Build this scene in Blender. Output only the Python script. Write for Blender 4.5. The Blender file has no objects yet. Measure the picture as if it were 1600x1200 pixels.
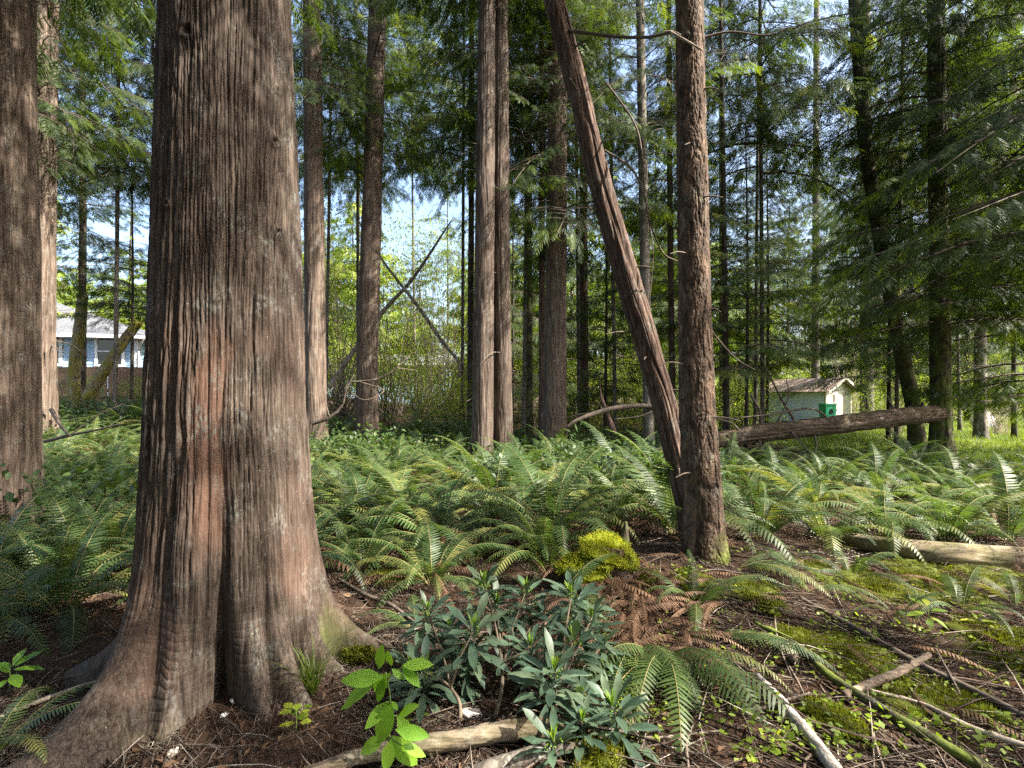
import bpy, math, random
import numpy as np
from mathutils import Vector, Matrix

random.seed(11)
rng = np.random.default_rng(11)
S = bpy.context.scene
PI = math.pi
R = math.radians

# ------------------------------------------------------------------ camera, light, exposure
CAM_H = 1.5
F = 800.0
cam_d = bpy.data.cameras.new('camera')
cam_d.sensor_width = 36
cam_d.lens = 18
cam_d.shift_y = 0.0125
cam_d.clip_start = 0.05
cam_d.clip_end = 2000
cam = bpy.data.objects.new('camera', cam_d)
S.collection.objects.link(cam)
cam.location = (0, 0, CAM_H)
cam.rotation_euler = (R(90), 0, 0)
S.camera = cam

SUN_ELEV = R(45)
SUN_AZ = R(-19)           # direction towards the sun, measured from +X towards +Y
sun_dir = Vector((math.cos(SUN_ELEV) * math.cos(SUN_AZ), math.cos(SUN_ELEV) * math.sin(SUN_AZ), math.sin(SUN_ELEV)))
w = bpy.data.worlds.new('World')
S.world = w
w.use_nodes = True
nt = w.node_tree
sky = nt.nodes.new('ShaderNodeTexSky')
sky.sky_type = 'NISHITA'
sky.sun_disc = False
sky.sun_elevation = SUN_ELEV
sky.sun_rotation = R(90) - SUN_AZ
sky.air_density = 1.0
sky.dust_density = 4.0
sky.ozone_density = 1.0
nt.nodes['Background'].inputs['Strength'].default_value = 0.12
nt.links.new(sky.outputs['Color'], nt.nodes['Background'].inputs['Color'])
sd = bpy.data.lights.new('sun', 'SUN')
sd.energy = 5.0
sd.angle = R(0.55)
sd.color = (1.0, 0.93, 0.82)
sun = bpy.data.objects.new('sun', sd)
S.collection.objects.link(sun)
sun.rotation_euler = sun_dir.to_track_quat('Z', 'Y').to_euler()
sun.location = sun_dir * 60

S.view_settings.view_transform = 'Standard'
S.view_settings.look = 'None'
S.view_settings.gamma = 1
S.view_settings.exposure = 2.2
S.render.engine = 'CYCLES'
cy = S.cycles
cy.max_bounces = 7
cy.diffuse_bounces = 3
cy.glossy_bounces = 2
cy.transmission_bounces = 4
cy.transparent_max_bounces = 4
cy.caustics_reflective = False
cy.caustics_refractive = False
cy.sample_clamp_indirect = 6
cy.use_adaptive_sampling = False
cy.adaptive_threshold = 0.01
cy.use_denoising = False
try:
    cy.denoiser = 'OPENIMAGEDENOISE'
    cy.denoising_input_passes = 'RGB_ALBEDO_NORMAL'
except Exception:
    pass

# ------------------------------------------------------------------ helpers
COL = S.collection
TAB = np.random.default_rng(3).random((512, 512)).astype(np.float64)


def vn(u, v, per=512, seed=0):
    """2-D value noise, periodic in u"""
    u = np.asarray(u, float); v = np.asarray(v, float)
    iu = np.floor(u).astype(int); iv = np.floor(v).astype(int)
    fu = u - iu; fv = v - iv
    fu = fu * fu * (3 - 2 * fu); fv = fv * fv * (3 - 2 * fv)
    ox = seed * 57; oy = seed * 131
    a = lambda i, j: TAB[((i % per) + ox) % 512, (j + oy) % 512]
    return (a(iu, iv) * (1 - fu) + a(iu + 1, iv) * fu) * (1 - fv) + (a(iu, iv + 1) * (1 - fu) + a(iu + 1, iv + 1) * fu) * fv


def sst(a, b, x):
    t = np.clip((np.asarray(x, float) - a) / (b - a), 0, 1)
    return t * t * (3 - 2 * t)


BIG = (-1.5, 2.7)           # the giant cedar
FLK = (1.63, 4.45)          # the flaky-barked tree


def H(x, y):
    x = np.asarray(x, float); y = np.asarray(y, float)
    h = 1.55 * sst(6, 24, y) * sst(3, -15, x)
    h = h + 0.16 * np.exp(-((x - FLK[0] + .1) ** 2 + (y - FLK[1]) ** 2) / 0.8)
    h = h - 0.16 * sst(0.3, 2.6, x) * sst(6, 3, y)
    h = h + 0.07 * np.exp(-((x - BIG[0]) ** 2 + (y - BIG[1]) ** 2) / 0.9)
    near = sst(40, 10, np.hypot(x, y))
    h = h + near * (0.16 * (vn(x * .55 + 40, y * .55 + 40, seed=1) - .5) + 0.07 * (vn(x * 1.7 + 90, y * 1.7 + 90, seed=2) - .5))
    return h


def Hs(x, y):
    return float(H(x, y))


def P(px, py, Y):
    """photo pixel at depth Y -> world"""
    return Vector(((px - 800) / F * Y, Y, CAM_H - (py - 620) / F * Y))


def PX(px, Y):
    return (px - 800) / F * Y


def G(px, Y, dz=0.0):
    x = PX(px, Y)
    return Vector((x, Y, Hs(x, Y) + dz))


def GP(px, py, lift=0.0):
    """where the sight line of a photo pixel meets the terrain"""
    Y = 1.2
    while Y < 60:
        p = P(px, py, Y)
        if p.z <= Hs(p.x, p.y) + lift:
            break
        Y += 0.02
    return Vector((p.x, p.y, Hs(p.x, p.y) + lift))


def mesh(name, v, quads=None, tris=None, mats=(), qmat=None, tmat=None, smooth=True, attrs=None):
    v = np.asarray(v, np.float32).reshape(-1, 3)
    q = np.zeros((0, 4), np.int32) if quads is None else np.asarray(quads, np.int32).reshape(-1, 4)
    t = np.zeros((0, 3), np.int32) if tris is None else np.asarray(tris, np.int32).reshape(-1, 3)
    me = bpy.data.meshes.new(name)
    me.vertices.add(len(v))
    me.vertices.foreach_set('co', v.ravel())
    nl = q.size + t.size
    me.loops.add(nl)
    me.loops.foreach_set('vertex_index', np.concatenate([q.ravel(), t.ravel()]).astype(np.int32))
    npoly = len(q) + len(t)
    me.polygons.add(npoly)
    ls = np.concatenate([np.arange(len(q)) * 4, q.size + np.arange(len(t)) * 3]).astype(np.int32)
    me.polygons.foreach_set('loop_start', ls)
    for m in mats:
        me.materials.append(m)
    if qmat is not None or tmat is not None:
        mi = np.concatenate([np.zeros(len(q), np.int32) if qmat is None else np.asarray(qmat, np.int32),
                             np.zeros(len(t), np.int32) if tmat is None else np.asarray(tmat, np.int32)])
        me.polygons.foreach_set('material_index', mi.astype(np.int32))
    me.polygons.foreach_set('use_smooth', np.full(npoly, bool(smooth)))
    if attrs:
        for k, a in attrs.items():
            at = me.attributes.new(k, 'FLOAT', 'POINT')
            at.data.foreach_set('value', np.asarray(a, np.float32).ravel())
    me.update(calc_edges=True)
    return me


class MB:
    """collects quads/tris with a per-vertex tint and a material index"""
    def __init__(s):
        s.v = []; s.q = []; s.t = []; s.qm = []; s.tm = []; s.ti = []; s.n = 0

    def add(s, v, q=None, t=None, m=0, tint=0.5):
        v = np.asarray(v, float).reshape(-1, 3)
        s.v.append(v)
        if q is not None and len(q):
            q = np.asarray(q).reshape(-1, 4); s.q.append(q + s.n); s.qm.append(np.full(len(q), m))
        if t is not None and len(t):
            t = np.asarray(t).reshape(-1, 3); s.t.append(t + s.n); s.tm.append(np.full(len(t), m))
        s.ti.append(np.broadcast_to(np.asarray(tint, float), (len(v),)))
        s.n += len(v)

    def box(s, c, size, rz=0.0, m=0, tint=0.5):
        sx, sy, sz = [a / 2 for a in size]
        v = np.array([(-sx, -sy, -sz), (sx, -sy, -sz), (sx, sy, -sz), (-sx, sy, -sz), (-sx, -sy, sz), (sx, -sy, sz), (sx, sy, sz), (-sx, sy, sz)])
        if rz:
            c_, s_ = math.cos(rz), math.sin(rz)
            v = np.stack([v[:, 0] * c_ - v[:, 1] * s_, v[:, 0] * s_ + v[:, 1] * c_, v[:, 2]], 1)
        s.add(v + np.asarray(c, float), [(0, 3, 2, 1), (4, 5, 6, 7), (0, 1, 5, 4), (1, 2, 6, 5), (2, 3, 7, 6), (3, 0, 4, 7)], m=m, tint=tint)

    def build(s, name, mats, smooth=True):
        if not isinstance(mats, (list, tuple)):
            mats = [mats]
        return mesh(name, np.concatenate(s.v), np.concatenate(s.q) if s.q else None, np.concatenate(s.t) if s.t else None, mats,
                    np.concatenate(s.qm) if s.qm else None, np.concatenate(s.tm) if s.tm else None, smooth, {'tint': np.concatenate(s.ti)})


def obj(name, me, parent=None, loc=(0, 0, 0), rot=(0, 0, 0), scale=(1, 1, 1)):
    o = bpy.data.objects.new(name, me)
    COL.objects.link(o)
    o.location = loc; o.rotation_euler = rot
    o.scale = scale if hasattr(scale, '__len__') else (scale,) * 3
    if parent:
        o.parent = parent
    return o


def tag(o, label=None, cat=None, group=None, kind=None):
    if label: o['label'] = label
    if cat: o['category'] = cat
    if group: o['group'] = group
    if kind: o['kind'] = kind
    return o


def thing(name, label, cat, loc=(0, 0, 0), rz=0.0, group=None, rot=None, scale=1):
    o = obj(name, None, None, loc, rot or (0, 0, rz), scale)
    o.empty_display_size = 0.1
    return tag(o, label, cat, group)


# ------------------------------------------------------------------ materials
def new_mat(name):
    m = bpy.data.materials.new(name)
    m.use_nodes = True
    n = m.node_tree.nodes
    for x in list(n): n.remove(x)
    return m, n, m.node_tree.links


def ramp(n, stops):
    r = n.new('ShaderNodeValToRGB')
    e = r.color_ramp.elements
    while len(e) > 1: e.remove(e[0])
    e[0].position = stops[0][0]; e[0].color = (*stops[0][1], 1)
    for p, c in stops[1:]:
        x = e.new(p); x.color = (*c, 1)
    return r


def noise(n, l, vec, scale, detail=4, rough=.6, dist=0.0):
    t = n.new('ShaderNodeTexNoise')
    t.inputs['Scale'].default_value = scale
    t.inputs['Detail'].default_value = detail
    t.inputs['Roughness'].default_value = rough
    t.inputs['Distortion'].default_value = dist
    if vec is not None: l.new(vec, t.inputs['Vector'])
    return t


def coords(n, l, scale=(1, 1, 1)):
    tc = n.new('ShaderNodeTexCoord')
    mp = n.new('ShaderNodeMapping')
    mp.inputs['Scale'].default_value = scale
    l.new(tc.outputs['Object'], mp.inputs['Vector'])
    return mp.outputs['Vector']


def mix(n, l, fac, a, b, mode='MIX'):
    m = n.new('ShaderNodeMix')
    m.data_type = 'RGBA'; m.blend_type = mode
    for k, x in ((0, fac), (6, a), (7, b)):
        if hasattr(x, 'is_output'): l.new(x, m.inputs[k])
        elif k == 0: m.inputs[0].default_value = x
        else: m.inputs[k].default_value = (*x, 1)
    return m.outputs[2]


def mul(n, l, a, k, clamp=False):
    m = n.new('ShaderNodeMath'); m.operation = 'MULTIPLY'; m.use_clamp = clamp
    l.new(a, m.inputs[0])
    if hasattr(k, 'is_output'): l.new(k, m.inputs[1])
    else: m.inputs[1].default_value = k
    return m.outputs[0]


def attr(n, name):
    a = n.new('ShaderNodeAttribute'); a.attribute_name = name
    return a.outputs['Fac']


def finish(n, l, col, rough=.85, bump=None, bstr=.4, bdist=.01, spec=.3, extra=None):
    b = n.new('ShaderNodeBsdfPrincipled')
    if hasattr(col, 'is_output'): l.new(col, b.inputs['Base Color'])
    else: b.inputs['Base Color'].default_value = (*col, 1)
    if hasattr(rough, 'is_output'): l.new(rough, b.inputs['Roughness'])
    else: b.inputs['Roughness'].default_value = rough
    b.inputs['Specular IOR Level'].default_value = spec
    if bump is not None:
        bp = n.new('ShaderNodeBump')
        bp.inputs['Strength'].default_value = bstr
        bp.inputs['Distance'].default_value = bdist
        l.new(bump, bp.inputs['Height'])
        l.new(bp.outputs['Normal'], b.inputs['Normal'])
    o = n.new('ShaderNodeOutputMaterial')
    l.new(b.outputs[0], o.inputs['Surface'])
    return b


def bark_mat(name, dark, mid, light, lichen=None, moss=None, sx=30, sz=2.0, spots=0.0, red=None, along='z', crack=.7):
    m, n, l = new_mat(name)
    sc = {'z': (sx, sx, sz), 'x': (sz, sx, sx)}[along]
    v = coords(n, l, sc)
    a = noise(n, l, v, 1.0, 6, .65, .6)
    r = ramp(n, [(.28, dark), (.5, mid), (.74, light)])
    l.new(a.outputs['Fac'], r.inputs['Fac'])
    col = r.outputs['Color']
    v2 = coords(n, l, (1, 1, 1))
    big = noise(n, l, v2, 2.3, 4, .6)
    rb = ramp(n, [(.35, (.75, .72, .7)), (.65, (1.12, 1.08, 1.02))])
    l.new(big.outputs['Fac'], rb.inputs['Fac'])
    col = mix(n, l, 1.0, col, rb.outputs['Color'], 'MULTIPLY')
    ck = noise(n, l, coords(n, l, (sc[0] * 1.1, sc[1] * 1.1, sc[2] * .8) if along == 'z' else (sc[0] * .8, sc[1] * 1.1, sc[2] * 1.1)), 1.0, 3, .55, .4)
    rc = ramp(n, [(.40, (1, 1, 1)), (.47, (.30, .27, .25)), (.50, (.30, .27, .25)), (.55, (1, 1, 1))]); l.new(ck.outputs['Fac'], rc.inputs['Fac'])
    if crack: col = mix(n, l, crack, col, rc.outputs['Color'], 'MULTIPLY')
    if red:
        col = mix(n, l, mul(n, l, attr(n, 'red'), 1.0, True), col, mix(n, l, a.outputs['Fac'], tuple(c * .45 for c in red), tuple(min(1, c * 1.7) for c in red)))
    if lichen:
        p = noise(n, l, v2, 5.0, 5, .7)
        q = noise(n, l, coords(n, l, (70, 70, 40)), 1.0, 3, .6)
        rr = ramp(n, [(.52, (0, 0, 0)), (.66, (1, 1, 1))]); l.new(p.outputs['Fac'], rr.inputs['Fac'])
        qq = ramp(n, [(.45, (0, 0, 0)), (.6, (1, 1, 1))]); l.new(q.outputs['Fac'], qq.inputs['Fac'])
        col = mix(n, l, mul(n, l, mul(n, l, rr.outputs['Color'], qq.outputs['Color']), .75), col, lichen)
    if spots:
        q = noise(n, l, coords(n, l, (90, 90, 45)), 1.0, 2, .5)
        qq = ramp(n, [(.70, (0, 0, 0)), (.75, (1, 1, 1))]); l.new(q.outputs['Fac'], qq.inputs['Fac'])
        col = mix(n, l, mul(n, l, qq.outputs['Color'], spots), col, (.42, .4, .36))
    if moss:
        p = noise(n, l, v2, 3.5, 5, .7)
        rr = ramp(n, [(.42, (0, 0, 0)), (.56, (1, 1, 1))]); l.new(p.outputs['Fac'], rr.inputs['Fac'])
        f = noise(n, l, v2, 60, 3, .7)
        mcol = mix(n, l, f.outputs['Fac'], tuple(c * .4 for c in moss), tuple(min(1, c * 1.6) for c in moss))
        col = mix(n, l, mul(n, l, mul(n, l, rr.outputs['Color'], attr(n, 'moss')), 1.0, True), col, mcol)
    fine = noise(n, l, coords(n, l, tuple(k * 3 for k in sc)), 1.0, 5, .7)
    s = n.new('ShaderNodeMath'); s.operation = 'ADD'
    l.new(a.outputs['Fac'], s.inputs[0]); l.new(mul(n, l, fine.outputs['Fac'], .5), s.inputs[1])
    finish(n, l, col, .9, s.outputs[0], .55, .012, .2)
    return m


def leaf_mat(name, stops, rough=.5, trans=.4, tcol=None, spec=.4, attr_amt=1.0, objvar=.0):
    """two-sided leaf: glossy diffuse + light through the blade; colour by each leaf's own tint"""
    m, n, l = new_mat(name)
    r = ramp(n, stops)
    t = attr(n, 'tint')
    if objvar:
        oi = n.new('ShaderNodeObjectInfo')
        mm = n.new('ShaderNodeMath'); mm.operation = 'MULTIPLY_ADD'
        l.new(oi.outputs['Random'], mm.inputs[0]); mm.inputs[1].default_value = objvar; mm.inputs[2].default_value = -objvar / 2
        ad = n.new('ShaderNodeMath'); ad.operation = 'ADD'; ad.use_clamp = True
        l.new(t, ad.inputs[0]); l.new(mm.outputs[0], ad.inputs[1]); t = ad.outputs[0]
    l.new(t, r.inputs['Fac'])
    b = n.new('ShaderNodeBsdfPrincipled')
    l.new(r.outputs['Color'], b.inputs['Base Color'])
    b.inputs['Roughness'].default_value = rough
    b.inputs['Specular IOR Level'].default_value = spec
    tr = n.new('ShaderNodeBsdfTranslucent')
    l.new(mix(n, l, 1.0, r.outputs['Color'], tcol or (1.5, 1.6, .6), 'MULTIPLY'), tr.inputs['Color'])
    mx = n.new('ShaderNodeMixShader'); mx.inputs[0].default_value = trans
    l.new(b.outputs[0], mx.inputs[1]); l.new(tr.outputs[0], mx.inputs[2])
    o = n.new('ShaderNodeOutputMaterial'); l.new(mx.outputs[0], o.inputs['Surface'])
    return m


def plain(name, col, rough=.7, var=.25, scale=8, bstr=.2, bdist=.005, spec=.3, sc=(1, 1, 1), metallic=0):
    m, n, l = new_mat(name)
    a = noise(n, l, coords(n, l, sc), scale, 5, .65)
    r = ramp(n, [(.3, tuple(c * (1 - var) for c in col)), (.7, tuple(min(1, c * (1 + var)) for c in col))])
    l.new(a.outputs['Fac'], r.inputs['Fac'])
    b = finish(n, l, r.outputs['Color'], rough, a.outputs['Fac'], bstr, bdist, spec)
    b.inputs['Metallic'].default_value = metallic
    return m


def tint_mat(name, stops, rough=.85, spec=.2):
    m, n, l = new_mat(name)
    r = ramp(n, stops); l.new(attr(n, 'tint'), r.inputs['Fac'])
    a = noise(n, l, coords(n, l), 60, 3, .6)
    rr = ramp(n, [(.3, (.7, .7, .7)), (.7, (1.2, 1.2, 1.2))]); l.new(a.outputs['Fac'], rr.inputs['Fac'])
    finish(n, l, mix(n, l, 1.0, r.outputs['Color'], rr.outputs['Color'], 'MULTIPLY'), rough, a.outputs['Fac'], .3, .004, spec)
    return m


M = {}
M['big_bark'] = bark_mat('giant cedar bark', (.030, .0225, .018), (.083, .065, .053), (.142, .115, .097), lichen=(.165, .17, .15), moss=(.06, .072, .013), sx=44, sz=2.4, spots=.32, red=(.115, .068, .048))
M['cedar_bark'] = bark_mat('cedar bark', (.055, .041, .032), (.135, .104, .084), (.235, .19, .157), lichen=(.22, .22, .19), sx=22, sz=1.3)
M['twin_bark'] = bark_mat('fluted brown bark', (.042, .031, .025), (.10, .077, .063), (.175, .142, .118), lichen=(.2, .2, .17), sx=24, sz=1.3)
M['grey_bark'] = bark_mat('grey thin bark', (.05, .045, .038), (.13, .118, .10), (.24, .22, .195), lichen=(.4, .42, .36), sx=14, sz=5)
M['pale_limb_bark'] = bark_mat('weathered grey wood', (.12, .1, .08), (.26, .23, .19), (.4, .36, .31), sx=14, sz=3)
M['dark_bark'] = bark_mat('dark bark', (.02, .016, .013), (.05, .04, .032), (.095, .078, .064), lichen=(.25, .27, .2), moss=(.10, .13, .02), sx=18, sz=4)
M['red_bark'] = bark_mat('reddish fibrous bark', (.035, .024, .019), (.10, .067, .053), (.18, .128, .104), lichen=(.18, .18, .15), sx=30, sz=1.5)
M['flaky_bark'] = bark_mat('flaky orange brown bark', (.026, .020, .016), (.098, .070, .052), (.24, .172, .125), lichen=(.2, .2, .16), moss=(.08, .10, .015), sx=13, sz=5, spots=.5)
M['moss_bark'] = bark_mat('mossy bark', (.12, .10, .06), (.26, .23, .15), (.42, .38, .28), moss=(.19, .17, .035), sx=14, sz=6)
M['log_bark'] = bark_mat('fallen log bark', (.035, .023, .018), (.10, .068, .052), (.2, .15, .12), lichen=(.22, .22, .18), moss=(.07, .085, .02), sx=20, sz=2, along='x')
M['pale_log'] = bark_mat('pale weathered wood', (.08, .06, .045), (.2, .16, .12), (.34, .285, .23), lichen=(.3, .3, .25), moss=(.13, .15, .03), sx=24, sz=3, along='x')
M['birch'] = bark_mat('white bark', (.16, .15, .13), (.42, .40, .37), (.6, .58, .54), sx=10, sz=40, along='x', crack=.5)
M['twig'] = tint_mat('twigs', [(0, (.03, .02, .015)), (.5, (.09, .063, .048)), (.85, (.2, .165, .13)), (1, (.34, .3, .25))])
M['limb'] = plain('bare limb', (.1, .078, .06), .85, .5, 20)
M['pale_limb'] = plain('dead pale limb', (.36, .3, .23), .85, .35, 20)
M['crown_wood'] = plain('branch wood', (.085, .065, .05), .85, .4, 20)

M['cedar_leaf'] = leaf_mat('cedar foliage', [(0, (.014, .028, .009)), (.45, (.036, .062, .016)), (.8, (.095, .13, .026)), (1, (.2, .2, .032))], .5, .5, (2.0, 1.9, .5), spec=.3, objvar=.3)
M['bright_leaf'] = leaf_mat('vine maple leaves', [(0, (.08, .14, .014)), (.5, (.18, .26, .025)), (1, (.34, .36, .05))], .5, .5, (1.6, 1.5, .5), objvar=.3)
M['fern_leaf'] = leaf_mat('sword fern', [(0, (.018, .036, .017)), (.5, (.046, .086, .026)), (.85, (.075, .115, .03)), (1, (.15, .16, .042))], .48, .36, (1.6, 1.55, .5), spec=.36, objvar=.38)
M['fern_stalk'] = plain('fern stalk', (.16, .14, .05), .6, .3, 30)
M['dead_frond'] = leaf_mat('dead fronds', [(0, (.03, .018, .012)), (.5, (.085, .047, .028)), (.85, (.16, .095, .055)), (1, (.24, .16, .1))], .7, .25, (1.2, 1, .7), spec=.2)
M['laurel_leaf'] = leaf_mat('laurel leaves', [(0, (.034, .062, .044)), (.6, (.066, .108, .067)), (1, (.13, .16, .09))], .44, .2, (1.4, 1.5, .5), spec=.38)
M['laurel_new'] = leaf_mat('laurel shoots', [(0, (.10, .2, .02)), (1, (.24, .34, .05))], .4, .4)
M['lime_leaf'] = leaf_mat('lime green leaves', [(0, (.11, .26, .018)), (1, (.26, .44, .05))], .45, .45, (1.3, 1.4, .4))
M['grass'] = leaf_mat('grass', [(0, (.06, .105, .02)), (1, (.18, .22, .045))], .5, .45, (1.5, 1.5, .5))
M['moss'] = leaf_mat('moss', [(0, (.035, .045, .008)), (.5, (.10, .115, .012)), (1, (.22, .23, .03))], .7, .35, (1.4, 1.4, .4), spec=.15)
M['moss_sunlit'] = leaf_mat('sunlit lime moss', [(0, (.08, .10, .01)), (.5, (.22, .25, .015)), (1, (.40, .40, .05))], .7, .35, (1.4, 1.4, .4), spec=.15)  # brighter moss colour, so the stump cap looks sunlit
M['green_stem'] = plain('green stem', (.14, .2, .05), .6, .3, 30)
M['brown_stem'] = plain('brown stem', (.11, .085, .058), .7, .3, 30)

# ------------------------------------------------------------------ the ground: one sheet to the horizon
MOSS_SPOTS = [(1375, 925, .32), (1300, 905, .25), (1440, 900, .3), (1560, 1000, .25), (1590, 1030, .25), (1330, 850, .35), (1480, 930, .3), (1400, 1090, .22), (1350, 1030, .22),
              (1190, 935, .18), (1085, 915, .16), (1560, 900, .35), (1500, 1100, .2), (1250, 1010, .2), (610, 905, .2), (540, 1010, .12), (1420, 860, .4), (1300, 1130, .14)]
MOSS_W = [(GP(a, b), r) for a, b, r in MOSS_SPOTS]


def moss_at(x, y):
    m = np.zeros_like(np.asarray(x, float))
    for p, r in MOSS_W:
        d = np.hypot((x - p.x), (y - p.y) * .8)
        m = np.maximum(m, sst(r * 1.25, r * .5, d + .25 * r * (vn(x * 9, y * 9, seed=7) - .5) * 2))
    return m


def lawn_at(x, y):
    edge = 11.3 + 1.2 * (vn(x * .5, y * .3, seed=9) - .5)
    return sst(-.4, .5, x - (7.9 + .10 * (y - 12))) * sst(-.5, .6, y - edge) * sst(60, 50, y)


def axis(lo, hi, a, b, step, grow=1.12):
    mid = list(np.arange(a, b, step))
    out, s, x = [], step, b
    while x < hi: out.append(x); s *= grow; x += s
    pre, s, x = [], step, a - step
    while x > lo: pre.append(x); s *= grow; x -= s
    return np.array(pre[::-1] + mid + out + [hi])


gx = axis(-600, 600, -4.2, 5.2, .028)
gy = axis(-200, 900, 1.5, 7.0, .028)
XX, YY = np.meshgrid(gx, gy)
ZZ = H(XX, YY)
nearm = sst(14, 6, np.hypot(XX, YY))
ZZ = ZZ + nearm * (.030 * (vn(XX * 6, YY * 6, seed=4) - .5) + .022 * (vn(XX * 15, YY * 15, seed=5) - .5) + .012 * (vn(XX * 33, YY * 33, seed=6) - .5))
MO = moss_at(XX, YY); LA = lawn_at(XX, YY)
ZZ = ZZ + MO * .035
nx, ny = len(gx), len(gy)
ii = (np.arange(ny - 1)[:, None] * nx + np.arange(nx - 1)[None, :]).ravel()
m, n, l = new_mat('forest floor')
a = noise(n, l, coords(n, l), 2.2, 6, .65)
b_ = noise(n, l, coords(n, l), 38, 6, .75, .8)
r1 = ramp(n, [(.25, (.018, .013, .010)), (.45, (.045, .029, .021)), (.62, (.085, .055, .038)), (.8, (.15, .11, .08))])
l.new(b_.outputs['Fac'], r1.inputs['Fac'])
r2 = ramp(n, [(.3, (.6, .55, .55)), (.7, (1.25, 1.15, 1.05))]); l.new(a.outputs['Fac'], r2.inputs['Fac'])
col = mix(n, l, 1.0, r1.outputs['Color'], r2.outputs['Color'], 'MULTIPLY')
fm = noise(n, l, coords(n, l), 90, 4, .7)
rm = ramp(n, [(.3, (.03, .038, .008)), (.5, (.08, .095, .014)), (.72, (.15, .16, .03))]); l.new(fm.outputs['Fac'], rm.inputs['Fac'])
col = mix(n, l, attr(n, 'moss'), col, rm.outputs['Color'])
rl = ramp(n, [(.3, (.06, .085, .02)), (.7, (.13, .16, .035))]); l.new(noise(n, l, coords(n, l), 3, 5, .7).outputs['Fac'], rl.inputs['Fac'])
col = mix(n, l, attr(n, 'lawn'), col, rl.outputs['Color'])
finish(n, l, col, .95, b_.outputs['Fac'], .8, .02, .15)
gm = mesh('ground', np.stack([XX, YY, ZZ], -1).reshape(-1, 3), np.stack([ii, ii + 1, ii + nx + 1, ii + nx], 1), mats=[m], attrs={'moss': MO, 'lawn': LA})
tag(obj('ground', gm), 'forest floor of brown litter with lawn beyond', None, None, 'structure')


# ------------------------------------------------------------------ tubes: trunks, logs, limbs
def smooth_path(pts, n):
    pts = np.asarray(pts, float)
    if len(pts) == 2:
        t = np.linspace(0, 1, n)[:, None]
        return pts[0] * (1 - t) + pts[1] * t
    ext = np.concatenate([[2 * pts[0] - pts[1]], pts, [2 * pts[-1] - pts[-2]]])
    d = np.linalg.norm(np.diff(pts, axis=0), axis=1); cum = np.concatenate([[0], np.cumsum(d)]); cum /= cum[-1]
    out = []
    for t in np.linspace(0, 1, n):
        k = min(max(np.searchsorted(cum, t, side='right') - 1, 0), len(pts) - 2)
        u = (t - cum[k]) / (cum[k + 1] - cum[k])
        p0, p1, p2, p3 = ext[k:k + 4]
        out.append(.5 * ((2 * p1) + (p2 - p0) * u + (2 * p0 - 5 * p1 + 4 * p2 - p3) * u * u + (3 * p1 - p0 - 3 * p2 + p3) * u ** 3))
    return np.array(out)


def bark_disp(th, s, rad, style, seed):
    """displacement in metres; th in 0..1, s metres along"""
    if style == 'none':
        return 0 * th
    if style == 'fiber':
        K = max(8, int(round(2 * PI * rad / .055)))
        wv = vn(th * 6, s * .9, 6, seed) * 1.6 + vn(th * 14, s * 2.2, 14, seed + 1) * .7
        a = np.abs(2 * vn(th * K + wv * K / 20, s * .75, K, seed + 2) - 1)
        b = np.abs(2 * vn(th * 2 * K + wv * K / 9, s * 1.6, 2 * K, seed + 3) - 1)
        c = vn(th * 5 * K, s * 7, 5 * K, seed + 4)
        return -.014 * np.exp(-(a / .2) ** 2) - .006 * np.exp(-(b / .25) ** 2) + .005 * (c - .5)
    if style == 'flaky':
        K = max(6, int(round(2 * PI * rad / .05)))
        u = th * 1.6 * K + 1.6 * vn(th * 2 * K, s * 16, 2 * K, seed); v = s * 8 + 2.2 * vn(th * 3 * K, s * 12, 3 * K, seed + 1)
        K2 = int(1.6 * K) or 1
        a = .65 * vn(u * K2 / (1.6 * K), v, K2, seed + 2) + .35 * vn(th * 4 * K, s * 34, 4 * K, seed + 6); b = vn(th * 7 * K, s * 90, 7 * K, seed + 3)
        fl = np.floor(a * 6) / 6 + .25 * (a * 6 - np.floor(a * 6)) / 6
        fis = np.abs(2 * vn(th * K + .8 * vn(th * 2 * K, s * 6, 2 * K, seed + 7), s * 3.5, K, seed + 8) - 1)
        return .015 * (fl - .4) + .006 * (b - .5) - .010 * np.exp(-(fis / .16) ** 2)
    K = max(6, int(round(2 * PI * rad / .06)))
    return .010 * rad / .1 * (vn(th * K, s * 8, K, seed) - .5) + .004 * (vn(th * 3 * K, s * 30, 3 * K, seed + 1) - .5)


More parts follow.
